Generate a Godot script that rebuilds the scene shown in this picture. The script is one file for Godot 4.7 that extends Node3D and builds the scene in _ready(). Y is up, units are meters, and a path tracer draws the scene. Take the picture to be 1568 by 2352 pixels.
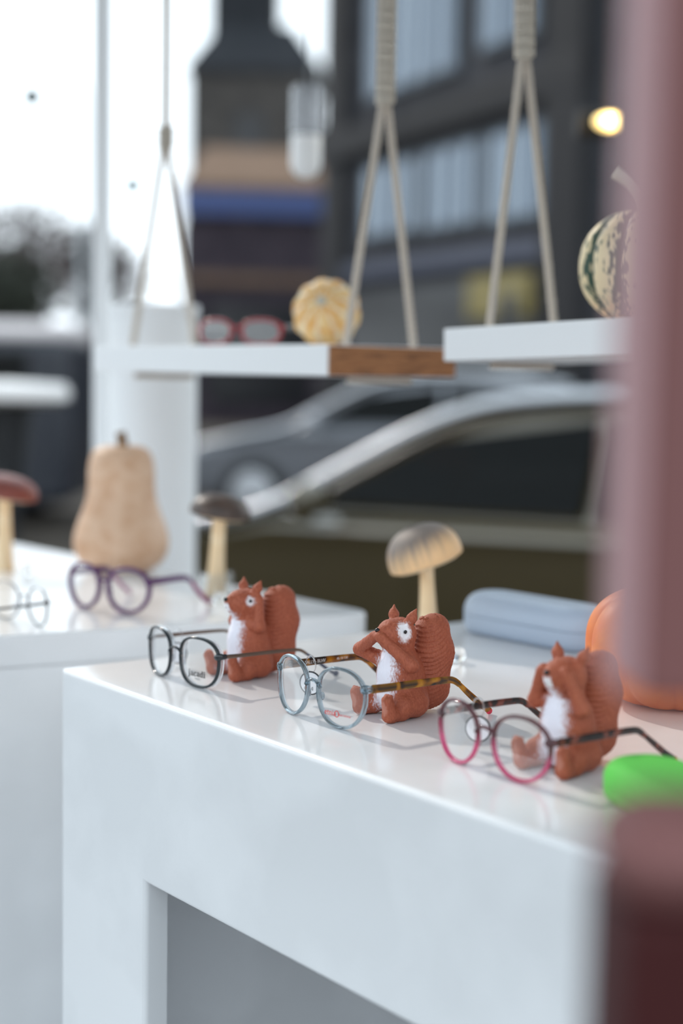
extends Node3D
# A shop-window display of children's spectacles, squirrel figures and autumn gourds, with the street behind it.
# The display is laid out along UD (the front edge of the near table, running towards the right) and VD (away from it).

const UD := Vector3(0.6157, 0, 0.7880)
const VD := Vector3(0.7880, 0, -0.6157)
const C1 := Vector3(-0.2498, 0, -1.352)
const TURN := -0.90757            # local x = UD, local z = -VD
const STREET := -0.12
const WRAP := 2.6                 # how far spectacle fronts curve back

var M := {}
var taken := {}
var rng := RandomNumberGenerator.new()

class G:
	var v := PackedVector3Array()
	var i := PackedInt32Array()
	var c := PackedColorArray()
	var t := PackedVector2Array()

# ------------------------------------------------------------------ mesh helpers
func P(u: float, w: float, y := 1.0) -> Vector3:
	return C1 + UD * u + VD * w + Vector3(0, y, 0)

func fix(g: G) -> G:
	# Godot's front faces run clockwise: turn a closed shape inside out if its volume has the wrong sign
	var vol := 0.0
	for k in range(0, g.i.size(), 3):
		vol += g.v[g.i[k]].dot(g.v[g.i[k + 1]].cross(g.v[g.i[k + 2]]))
	if vol > 0.0:
		for k in range(0, g.i.size(), 3):
			var s := g.i[k + 1]
			g.i[k + 1] = g.i[k + 2]
			g.i[k + 2] = s
	return g

func xf(g: G, t: Transform3D) -> G:
	for k in g.v.size():
		g.v[k] = t * g.v[k]
	return fix(g) if t.basis.determinant() < 0.0 else g

func mv(g: G, x: float, y: float, z: float) -> G:
	return xf(g, Transform3D(Basis.IDENTITY, Vector3(x, y, z)))

func rot(g: G, axis: Vector3, deg: float) -> G:
	return xf(g, Transform3D(Basis(axis.normalized(), deg_to_rad(deg)), Vector3.ZERO))

func join(list: Array) -> G:
	var o := G.new()
	for g in list:
		var n := o.v.size()
		o.v.append_array(g.v)
		for k in g.i:
			o.i.append(k + n)
		o.c.append_array(g.c)
		o.t.append_array(g.t)
	if o.c.size() != o.v.size():
		o.c = PackedColorArray()
	if o.t.size() != o.v.size():
		o.t = PackedVector2Array()
	return o

func commit(g: G, crease := 40.0) -> ArrayMesh:
	var nf := g.i.size() / 3
	var fn := PackedVector3Array()
	fn.resize(nf)
	var arr := []
	arr.resize(Mesh.ARRAY_MAX)
	for f in nf:
		var a := g.v[g.i[f * 3]]
		fn[f] = (g.v[g.i[f * 3 + 2]] - a).cross(g.v[g.i[f * 3 + 1]] - a)
	if crease >= 180.0:
		var n := PackedVector3Array()
		n.resize(g.v.size())
		for f in nf:
			for j in 3:
				n[g.i[f * 3 + j]] += fn[f]
		for k in n.size():
			n[k] = n[k].normalized()
		arr[Mesh.ARRAY_VERTEX] = g.v
		arr[Mesh.ARRAY_NORMAL] = n
		arr[Mesh.ARRAY_INDEX] = g.i
		if g.c.size():
			arr[Mesh.ARRAY_COLOR] = g.c
		if g.t.size():
			arr[Mesh.ARRAY_TEX_UV] = g.t
	else:
		var around := []
		around.resize(g.v.size())
		for k in g.v.size():
			around[k] = PackedInt32Array()
		for f in nf:
			for j in 3:
				around[g.i[f * 3 + j]].append(f)
		var cosc := cos(deg_to_rad(crease))
		var vv := PackedVector3Array()
		var nn := PackedVector3Array()
		var cc := PackedColorArray()
		var tt := PackedVector2Array()
		for f in nf:
			var me := fn[f].normalized()
			for j in 3:
				var k := g.i[f * 3 + j]
				var s := Vector3.ZERO
				for o in around[k]:
					if fn[o].normalized().dot(me) > cosc:
						s += fn[o]
				vv.append(g.v[k])
				nn.append(s.normalized() if s.length() > 0.0 else me)
				if g.c.size():
					cc.append(g.c[k])
				if g.t.size():
					tt.append(g.t[k])
		arr[Mesh.ARRAY_VERTEX] = vv
		arr[Mesh.ARRAY_NORMAL] = nn
		if cc.size():
			arr[Mesh.ARRAY_COLOR] = cc
		if tt.size():
			arr[Mesh.ARRAY_TEX_UV] = tt
	var m := ArrayMesh.new()
	m.add_surface_from_arrays(Mesh.PRIMITIVE_TRIANGLES, arr)
	return m

func rrect(w: float, d: float, r: float, n := 4) -> PackedVector2Array:
	var o := PackedVector2Array()
	for q in 4:
		var c := Vector2(w / 2 - r, d / 2 - r) * Vector2([1, -1, -1, 1][q], [1, 1, -1, -1][q])
		if r <= 0.0:
			o.append(c)
			continue
		for k in n + 1:
			var a := PI / 2 * (q + float(k) / n)
			o.append(c + Vector2(cos(a), sin(a)) * r)
	return o

func inset(poly: PackedVector2Array, by: float) -> PackedVector2Array:
	var n := poly.size()
	var area := 0.0
	for k in n:
		area += poly[k].cross(poly[(k + 1) % n])
	var s := 1.0 if area > 0.0 else -1.0
	var o := PackedVector2Array()
	for k in n:
		var a := (poly[k] - poly[(k + n - 1) % n]).normalized()
		var b := (poly[(k + 1) % n] - poly[k]).normalized()
		var na := Vector2(-a.y, a.x) * s
		var nb := Vector2(-b.y, b.x) * s
		var m := na + nb
		var q := m.length_squared()
		o.append(poly[k] + (m * (2.0 / q) * by if q > 0.05 else na * by))
	return o

func prism(poly: PackedVector2Array, h0: float, h1: float, bevel := 0.0, segs := 2, low := -1.0) -> G:
	# outline in x and z, height along y, edges rounded by bevel
	var g := G.new()
	var rings := []
	var lb := bevel if low < 0.0 else low
	if bevel <= 0.0:
		rings = [[poly, h0], [poly, h1]]
	else:
		for k in segs + 1:
			var a := PI / 2 * k / segs
			rings.append([inset(poly, lb * (1 - sin(a))), h0 + lb * (1 - cos(a))])
		for k in range(segs, -1, -1):
			var a := PI / 2 * k / segs
			rings.append([inset(poly, bevel * (1 - sin(a))), h1 - bevel * (1 - cos(a))])
	var n := poly.size()
	for r in rings:
		for p in r[0]:
			g.v.append(Vector3(p.x, r[1], p.y))
	for r in rings.size() - 1:
		for k in n:
			var a := r * n + k
			var b := r * n + (k + 1) % n
			g.i.append_array([a, b, b + n, a, b + n, a + n])
	var tri := Geometry2D.triangulate_polygon(rings[0][0])
	var last := (rings.size() - 1) * n
	# caps wound to match the sides
	var area := 0.0
	for k in n:
		area += poly[k].cross(poly[(k + 1) % n])
	for k in range(0, tri.size(), 3):
		var p: PackedVector2Array = rings[0][0]
		var up := (p[tri[k + 1]] - p[tri[k]]).cross(p[tri[k + 2]] - p[tri[k]]) > 0.0
		var t := [tri[k], tri[k + 1], tri[k + 2]] if up == (area > 0.0) else [tri[k], tri[k + 2], tri[k + 1]]
		g.i.append_array([t[0], t[2], t[1], last + t[0], last + t[1], last + t[2]])
	return fix(g)

func box(w: float, h: float, d: float, bevel := 0.002) -> G:
	# stands on y = 0
	return prism(rrect(w, d, bevel, 2), 0.0, h, bevel, 2)

func swell(mode: String, a: float, f: float) -> float:
	# how a turned shape departs from round
	if mode == "squash":
		return 0.80 + 0.20 * pow(absf(cos(a * 5.0)), 0.55)
	if mode == "pumpkin":
		return 0.83 + 0.17 * pow(absf(cos(a * 4.5)), 0.5)
	if mode == "butternut":
		return 1.0 + 0.018 * cos(a * 2 + 0.6) + 0.008 * cos(a * 9) * (1 - f)
	if mode == "knobs":
		return 1.0 + 0.12 * pow(absf(sin(a * 5.0) * sin(f * 22.0)), 1.4) + 0.02 * cos(a * 10)
	return 1.0

func lathe(profile: Array, segs := 32, mode := "") -> G:
	var g := G.new()
	var n := profile.size()
	for k in n:
		for j in segs + 1:
			var a := TAU * j / segs
			var r: float = profile[k].x
			if mode:
				r *= swell(mode, a, float(k) / (n - 1))
			g.v.append(Vector3(cos(a) * r, profile[k].y, sin(a) * r))
			g.t.append(Vector2(float(j) / segs, float(k) / (n - 1)))
	# the seam is shared: last column welded to the first
	for k in n - 1:
		for j in segs:
			var a := k * (segs + 1) + j
			var b := k * (segs + 1) + (j + 1) % segs
			g.i.append_array([a, b, b + segs + 1, a, b + segs + 1, a + segs + 1])
	return fix(g)

func tube(path: PackedVector3Array, radius, sides := 8, closed := false, flat := 1.0, up := Vector3.ZERO, cap := true) -> G:
	var g := G.new()
	var n := path.size()
	var side := Vector3.ZERO
	for k in n:
		var a := path[(k + n - 1) % n] if closed or k > 0 else path[k]
		var b := path[(k + 1) % n] if closed or k < n - 1 else path[k]
		var t := (b - a).normalized()
		if up != Vector3.ZERO:
			side = t.cross(up).normalized()
		elif side == Vector3.ZERO:
			side = t.cross(Vector3.UP if absf(t.y) < 0.9 else Vector3.RIGHT).normalized()
		else:
			side = (side - t * side.dot(t)).normalized()
		var nn := side.cross(t).normalized()
		var r: float = radius[k] if radius is Array or radius is PackedFloat32Array else radius
		for j in sides:
			var q := TAU * j / sides
			g.v.append(path[k] + side * cos(q) * r + nn * sin(q) * r * flat)
	for k in (n if closed else n - 1):
		for j in sides:
			var a := k * sides + j
			var b := k * sides + (j + 1) % sides
			var c := ((k + 1) % n) * sides + j
			var d := ((k + 1) % n) * sides + (j + 1) % sides
			g.i.append_array([a, b, d, a, d, c])
	if not closed and cap:
		for e in 2:
			var at := g.v.size()
			g.v.append(path[0 if e == 0 else n - 1])
			var s0 := 0 if e == 0 else (n - 1) * sides
			for j in sides:
				var x := s0 + j
				var y := s0 + (j + 1) % sides
				if e == 0:
					g.i.append_array([at, y, x])
				else:
					g.i.append_array([at, x, y])
	return fix(g)

func ball(r: Vector3, segs := 20) -> G:
	var p := []
	for k in segs / 2 + 1:
		var a := -PI / 2 + PI * k / (segs / 2)
		p.append(Vector2(cos(a), sin(a)))
	return xf(lathe(p, segs), Transform3D(Basis.from_scale(r), Vector3.ZERO))

func smooth_path(pts: Array, each := 6) -> PackedVector3Array:
	var c := Curve3D.new()
	for k in pts.size():
		var a: Vector3 = pts[maxi(k - 1, 0)]
		var b: Vector3 = pts[mini(k + 1, pts.size() - 1)]
		var t := (b - a) / 6.0
		c.add_point(pts[k], -t, t)
	var o := PackedVector3Array()
	for k in pts.size() - 1:
		for j in each:
			o.append(c.sample(k, float(j) / each))
	o.append(pts[-1])
	return o

# ------------------------------------------------------------------ objects
func numbered(called: String) -> String:
	var n: int = taken.get(called, 0)
	taken[called] = n + 1
	return called if n == 0 else "%s_%03d" % [called, n]

func tag(o: Node3D, label: String, category: String, group := "") -> Node3D:
	o.set_meta("label", label)
	o.set_meta("category", category)
	if group:
		o.set_meta("group", group)
	return o

func thing(called: String, label: String, category: String, at := Vector3.ZERO, turn := 0.0, group := "") -> Node3D:
	var o := Node3D.new()
	o.name = numbered(called)
	add_child(o)
	o.position = at
	o.rotation.y = turn
	return tag(o, label, category, group)

func part(called: String, g, m: Material, parent: Node3D, crease := 40.0, label := "") -> MeshInstance3D:
	var o := MeshInstance3D.new()
	o.name = called
	o.mesh = g if g is Mesh else commit(g, crease)
	o.material_override = m
	parent.add_child(o, true)
	if label:
		o.set_meta("label", label)
	return o

func whole(called: String, g, m: Material, label: String, category: String, at := Vector3.ZERO, turn := 0.0, group := "", crease := 40.0) -> MeshInstance3D:
	var o := part(numbered(called), g, m, self, crease)
	o.position = at
	o.rotation.y = turn
	tag(o, label, category, group)
	return o

func struct(called: String, g, m: Material, at := Vector3.ZERO, turn := 0.0, crease := 40.0) -> MeshInstance3D:
	var o := part(called, g, m, self, crease)
	o.position = at
	o.rotation.y = turn
	o.set_meta("kind", "structure")
	return o

func letters(text: String, height: float, m: Material, parent: Node3D, at: Vector3, called := "lettering", font := "Droid Sans", bold := 400) -> MeshInstance3D:
	var t := TextMesh.new()
	var f := SystemFont.new()
	f.font_names = PackedStringArray([font])
	f.font_weight = bold
	t.font = f
	t.text = text
	t.font_size = 64
	t.pixel_size = 0.001
	t.depth = 0.002
	t.curve_step = 2.0
	var o := MeshInstance3D.new()
	o.name = called
	o.mesh = t
	o.material_override = m
	parent.add_child(o, true)
	o.position = at
	o.scale = Vector3.ONE * height / 0.046
	return o

# ------------------------------------------------------------------ materials
func srgb(r: float, g: float, b: float, a := 1.0) -> Color:
	return Color(r / 255.0, g / 255.0, b / 255.0, a)

func mat(called: String, color: Color, rough := 0.6, metal := 0.0, spec := 0.5) -> StandardMaterial3D:
	var m := StandardMaterial3D.new()
	m.resource_name = called
	m.albedo_color = color
	m.roughness = rough
	m.metallic = metal
	m.metallic_specular = spec
	M[called] = m
	return m

func noise_tex(colors: Array, stops: Array, freq: float, seed_: int, octaves := 4, size := 256, kind := FastNoiseLite.TYPE_SIMPLEX_SMOOTH) -> NoiseTexture2D:
	var n := FastNoiseLite.new()
	n.noise_type = kind
	n.seed = seed_
	n.frequency = freq
	n.fractal_octaves = octaves
	var t := NoiseTexture2D.new()
	t.width = size
	t.height = size
	t.seamless = true
	t.noise = n
	if colors.size():
		var g := Gradient.new()
		g.offsets = PackedFloat32Array(stops)
		g.colors = PackedColorArray(colors)
		t.color_ramp = g
	return t

func textured(called: String, tex: Texture2D, scale: Vector3, rough: float, spec := 0.5) -> StandardMaterial3D:
	var m := mat(called, Color.WHITE, rough, 0.0, spec)
	m.albedo_texture = tex
	m.uv1_triplanar = true
	m.uv1_scale = scale
	return m

func relief(m: StandardMaterial3D, tex: Texture2D, cm: float) -> void:
	m.heightmap_enabled = true
	m.heightmap_texture = tex
	m.heightmap_scale = cm

func clear(called: String, color: Color, rough := 0.02, spec := 0.5) -> StandardMaterial3D:
	var m := mat(called, color, rough, 0.0, spec)
	m.transparency = BaseMaterial3D.TRANSPARENCY_ALPHA
	return m

func crystal(called: String, color: Color, rough := 0.03) -> StandardMaterial3D:
	var m := mat(called, color, rough)
	m.transparency = BaseMaterial3D.TRANSPARENCY_ALPHA
	m.refraction_enabled = true
	m.refraction_scale = 0.05
	return m

func make_materials() -> void:
	var brush := noise_tex([Color(0.9, 0.9, 0.9), Color(1, 1, 1)], [0.3, 0.7], 0.02, 3)
	var white := textured("white_lacquer", noise_tex([srgb(229, 230, 232), srgb(237, 238, 240)], [0.35, 0.65], 0.01, 5), Vector3(1.5, 1.5, 1.5), 0.15)
	relief(white, brush, 0.006)
	mat("white_paint", srgb(236, 238, 240), 0.5)
	relief(M.white_paint, brush, 0.02)
	M.white_paint.uv1_triplanar = true
	M.white_paint.uv1_scale = Vector3(14, 14, 14)
	mat("plaster", srgb(214, 212, 210), 0.8)
	mat("ceiling_paint", srgb(190, 188, 186), 0.9)
	textured("floor_boards", noise_tex([srgb(120, 122, 124), srgb(146, 148, 150)], [0.3, 0.7], 0.02, 9), Vector3(1, 1, 1), 0.5)
	textured("wood", noise_tex([srgb(116, 74, 42), srgb(160, 108, 66), srgb(136, 88, 52)], [0.2, 0.55, 0.85], 0.02, 11), Vector3(3, 26, 3), 0.6)
	mat("frame_rose", srgb(124, 84, 82), 0.6, 0.0, 0.3)
	mat("frame_pale", srgb(184, 146, 148), 0.6, 0.0, 0.3)
	mat("frame_maroon", srgb(66, 30, 30), 0.6, 0.0, 0.3)
	# figures
	var clay := mat("clay", Color.WHITE, 0.62, 0.0, 0.4)
	clay.vertex_color_use_as_albedo = true
	clay.uv1_triplanar = true
	clay.uv1_scale = Vector3(80, 18, 80)
	relief(clay, noise_tex([], [], 0.05, 21, 3), 0.022)
	mat("gloss_black", srgb(16, 15, 16), 0.15)
	# gourds
	var skin := mat("gourd_skin", Color.WHITE, 0.5)
	skin.vertex_color_use_as_albedo = true
	skin.uv1_triplanar = true
	skin.uv1_scale = Vector3(12, 12, 12)
	relief(skin, noise_tex([], [], 0.03, 33), 0.05)
	textured("butternut_skin", noise_tex([srgb(208, 168, 136), srgb(222, 188, 160), srgb(198, 154, 120)], [0.25, 0.5, 0.8], 0.012, 35), Vector3(6, 6, 6), 0.55)
	textured("pumpkin_skin", noise_tex([srgb(226, 112, 26), srgb(240, 134, 42)], [0.3, 0.7], 0.015, 36), Vector3(9, 9, 9), 0.5)
	mat("stalk_brown", srgb(128, 98, 66), 0.8)
	mat("stalk_grey", srgb(196, 192, 180), 0.8)
	# mushrooms
	mat("cap_painted", Color.WHITE, 0.6)
	M.cap_painted.vertex_color_use_as_albedo = true
	textured("cap_red", noise_tex([srgb(112, 52, 44), srgb(142, 72, 58)], [0.3, 0.7], 0.02, 42), Vector3(10, 10, 10), 0.45)
	textured("cap_dark", noise_tex([srgb(60, 48, 44), srgb(88, 70, 60)], [0.3, 0.7], 0.02, 43), Vector3(10, 10, 10), 0.45)
	textured("mushroom_flesh", noise_tex([srgb(232, 202, 160), srgb(242, 220, 186), srgb(222, 186, 140)], [0.2, 0.5, 0.85], 0.02, 44), Vector3(8, 3, 8), 0.6)
	# ropes
	var jute := textured("jute", noise_tex([srgb(178, 164, 150), srgb(214, 206, 196), srgb(196, 184, 170)], [0.2, 0.5, 0.8], 0.06, 51), Vector3(40, 40, 40), 0.9)
	relief(jute, noise_tex([], [], 0.12, 52), 0.05)
	mat("jute_wrap", srgb(196, 188, 176), 0.9)
	# spectacles
	clear("lens", Color(1, 1, 1, 0.03), 0.01)
	crystal("acetate_smoke", srgb(96, 112, 122, 0.42))
	crystal("acetate_clear", srgb(238, 242, 246, 0.12))
	crystal("acetate_blue", srgb(176, 194, 204, 0.07))
	crystal("acetate_purple", srgb(88, 30, 96, 0.75))
	mat("acetate_dark", srgb(38, 44, 48), 0.12)
	mat("acetate_red", srgb(150, 28, 40), 0.2)
	mat("metal_dark", srgb(120, 108, 98), 0.3, 0.9)
	mat("metal_wire", srgb(120, 122, 124), 0.3, 0.9)
	mat("tip_navy", srgb(42, 54, 84), 0.3)
	mat("tip_red", srgb(206, 44, 70), 0.3)
	mat("tip_plum", srgb(132, 34, 92), 0.3)
	mat("tip_coral", srgb(214, 84, 60), 0.4)
	textured("tortoise", noise_tex([srgb(34, 24, 18), srgb(62, 38, 18), srgb(142, 86, 16), srgb(186, 126, 26)], [0.44, 0.52, 0.60, 0.75], 0.012, 61, 2), Vector3(14, 14, 14), 0.12)
	textured("tortoise_dark", noise_tex([srgb(30, 22, 22), srgb(52, 30, 26), srgb(130, 66, 52)], [0.42, 0.55, 0.75], 0.012, 62, 2), Vector3(24, 24, 24), 0.12)
	var pink := mat("acetate_pink", Color(1, 1, 1, 0.30), 0.05)
	pink.vertex_color_use_as_albedo = true
	pink.transparency = BaseMaterial3D.TRANSPARENCY_ALPHA
	pink.refraction_enabled = true
	mat("print_black", srgb(24, 26, 28), 0.5)
	mat("print_grey", srgb(130, 134, 138), 0.5)
	mat("print_red", srgb(206, 62, 60), 0.5)
	mat("print_white", srgb(226, 226, 222), 0.5)
	mat("tag_white", srgb(232, 232, 236), 0.4)
	mat("tag_ring", srgb(40, 42, 46), 0.3)
	crystal("clear_plastic", srgb(245, 248, 250, 0.1))
	crystal("clear_glass", srgb(250, 252, 252, 0.02), 0.0)
	mat("case_blue", srgb(176, 190, 208), 0.42)
	mat("case_seam", srgb(120, 134, 152), 0.5)
	mat("case_green", srgb(96, 200, 84), 0.65, 0.0, 0.3)
	# street
	textured("asphalt", noise_tex([srgb(44, 39, 34), srgb(57, 50, 43)], [0.3, 0.7], 0.03, 71), Vector3(0.3, 0.3, 0.3), 0.85, 0.3)
	textured("paving", noise_tex([srgb(84, 74, 66), srgb(104, 92, 80)], [0.3, 0.7], 0.03, 72), Vector3(0.5, 0.5, 0.5), 0.85, 0.3)
	textured("slate", noise_tex([srgb(34, 36, 40), srgb(44, 46, 50)], [0.3, 0.7], 0.02, 73), Vector3(0.2, 0.2, 0.2), 0.7, 0.3)
	textured("tower_stone", noise_tex([srgb(64, 61, 59), srgb(78, 74, 71)], [0.3, 0.7], 0.02, 74), Vector3(0.15, 0.15, 0.15), 0.85, 0.2)
	textured("brick_plum", noise_tex([srgb(54, 48, 55), srgb(66, 58, 65)], [0.3, 0.7], 0.02, 75), Vector3(0.3, 0.3, 0.3), 0.85, 0.2)
	textured("roof_tan", noise_tex([srgb(104, 84, 71), srgb(120, 98, 82)], [0.3, 0.7], 0.02, 76), Vector3(0.3, 0.3, 0.3), 0.85, 0.2)
	mat("band_navy", srgb(44, 50, 70), 0.6)
	mat("fascia_blue", srgb(64, 80, 128), 0.6)
	textured("facade_grey", noise_tex([srgb(52, 52, 56), srgb(64, 64, 68)], [0.3, 0.7], 0.02, 77), Vector3(0.3, 0.3, 0.3), 0.8, 0.2)
	mat("facade_dark", srgb(30, 30, 33), 0.7, 0.0, 0.3)
	mat("window_frame", srgb(70, 73, 78), 0.6)
	mat("window_glass", srgb(104, 118, 134), 0.25, 0.0, 0.3)
	mat("curtain", srgb(176, 188, 200), 0.9)
	mat("shop_yellow", srgb(124, 110, 58), 0.6)
	mat("shop_dark", srgb(22, 22, 26), 0.3)
	var paint := mat("car_olive", srgb(66, 56, 33), 0.3, 0.2)
	paint.clearcoat_enabled = true
	paint.clearcoat = 1.0
	paint.clearcoat_roughness = 0.05
	var silver := mat("car_silver", srgb(120, 122, 128), 0.35, 0.5)
	silver.clearcoat_enabled = true
	silver.clearcoat = 1.0
	silver.clearcoat_roughness = 0.05
	mat("van_navy", srgb(26, 30, 40), 0.4)
	mat("van_roof", srgb(214, 206, 206), 0.5)
	mat("car_glass", srgb(10, 12, 12), 0.1, 0.0, 0.2)
	mat("tyre", srgb(18, 18, 19), 0.8)
	mat("alloy", srgb(170, 172, 176), 0.3, 0.8)
	mat("headlamp", srgb(232, 234, 236), 0.08)
	mat("bark", srgb(78, 66, 62), 0.9)
	mat("leaf_brown", srgb(84, 72, 70), 0.8)
	mat("leaf_dark", srgb(34, 40, 24), 0.7)
	mat("lamp_pole", srgb(196, 204, 208), 0.5)
	mat("hook_pale", srgb(176, 192, 194), 0.5)
	mat("lamp_green", srgb(40, 66, 60), 0.5)
	mat("pedestal_black", srgb(20, 22, 26), 0.5)
	mat("tabletop_pale", srgb(226, 222, 220), 0.4)
	mat("milk_glass", srgb(244, 244, 244), 0.3)
	clear("smoked_glass", Color(0.75, 0.77, 0.8, 0.35), 0.05)
	clear("window_pane", Color(1, 1, 1, 0.0), 0.0, 0.08)
	var glow := mat("lamp_glow", srgb(255, 226, 160), 0.4)
	glow.emission_enabled = true
	glow.emission = srgb(255, 222, 150)
	glow.emission_energy_multiplier = 1.6
	var dim := mat("lamp_amber", srgb(220, 190, 110), 0.4)
	dim.emission_enabled = true
	dim.emission = srgb(196, 174, 96)
	dim.emission_energy_multiplier = 0.9

# ------------------------------------------------------------------ squirrels
func smin(a: float, b: float, k: float) -> float:
	var h := maxf(k - absf(a - b), 0.0) / k
	return minf(a, b) - h * h * k * 0.25

func squirrel_bones(kind: int) -> Array:
	# [from, to, radius, radius, x squeeze, blend, tail?] in millimetres, facing +z
	var b := [
		[Vector3(0, 20, -3), Vector3(0, 34, -1), 20.8, 18.0, 1.0, 7.0, 0],
		[Vector3(0, 34, -1), Vector3(0, 48, 1), 16.5, 12.5, 1.0, 7.0, 0],
		[Vector3(0, 50, 1), Vector3(0, 60, 4), 10.5, 10.0, 1.0, 6.0, 0],
		[Vector3(0, 65, 1.5), Vector3(0, 66, 8), 14.0, 12.0, 0.97, 5.0, 0],
		[Vector3(0, 65.5, 10), Vector3(0, 68, 19.5), 9.2, 4.4, 1.0, 5.0, 0],
		[Vector3(0, 62, 14), Vector3(0, 63.5, 18.5), 5.0, 3.2, 1.0, 4.0, 0],
	]
	for s in [-1.0, 1.0]:
		# ears, thighs, feet
		b.append([Vector3(8.4 * s, 73.5, -0.5), Vector3(11.2 * s, 79.5, -2.5), 3.6, 3.9, 1.0, 2.0, 0])
		b.append([Vector3(11.2 * s, 79.5, -2.5), Vector3(13.6 * s, 86.5, -4.5), 3.9, 0.7, 1.0, 2.0, 0])
		b.append([Vector3(14 * s, 12.5, -4), Vector3(16.5 * s, 11.5, 9), 12.0, 9.5, 1.0, 4.0, 0])
		b.append([Vector3(17 * s, 5.8, 12), Vector3(18.0 * s, 6.2, 24), 5.8, 5.6, 1.0, 4.0, 0])
		b.append([Vector3(18.0 * s, 6.5, 24), Vector3(19.5 * s, 18.5, 28), 5.8, 4.6, 1.0, 3.0, 0])
		for k in 3:
			b.append([Vector3((16.6 + 2.9 * k) * s, 18.5, 28), Vector3((16.9 + 2.9 * k) * s, 22.0, 27), 2.0, 1.5, 1.0, 1.2, 0])
		var sh := Vector3(11.5 * s, 49, 3)
		var el: Vector3
		var ha: Vector3
		if kind == 0:      # paws on the ears
			el = Vector3(20 * s, 47, 1)
			ha = Vector3(13.5 * s, 70, -2)
		elif kind == 1:    # paws on the mouth
			el = Vector3(22.5 * s, 43.5, 6) if s > 0 else Vector3(-29, 50.5, 17)
			ha = Vector3(4.2 * s, 64.5, 22.5)
			if s < 0:
				sh = Vector3(-12.5, 43, 6)
		else:              # paws on the eyes
			el = Vector3(20.5 * s, 46, 9)
			ha = Vector3(10.5 * s, 69, 14.5)
		b.append([sh, el, 6.4, 5.3, 1.0, 2.2, 0])
		b.append([el, ha, 5.3, 4.1, 1.0, 1.6, 0])
		b.append([ha, ha + (ha - el).normalized() * 2.5 + Vector3(-0.6 * s, 0, 0), 4.2, 3.3, 1.0, 1.5, 0])
	# the bushy tail
	b.append([Vector3(0, 11, -20), Vector3(0, 20, -31), 11.0, 16.0, 1.12, 4.0, 1])
	b.append([Vector3(0, 20, -31), Vector3(0, 48, -34), 16.0, 17.0, 1.12, 8.0, 1])
	b.append([Vector3(0, 48, -34), Vector3(0, 64, -33), 17.0, 13.5, 1.12, 8.0, 1])
	b.append([Vector3(0, 64, -33), Vector3(0, 67, -38), 13.5, 10.0, 1.12, 6.0, 1])
	return b

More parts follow.
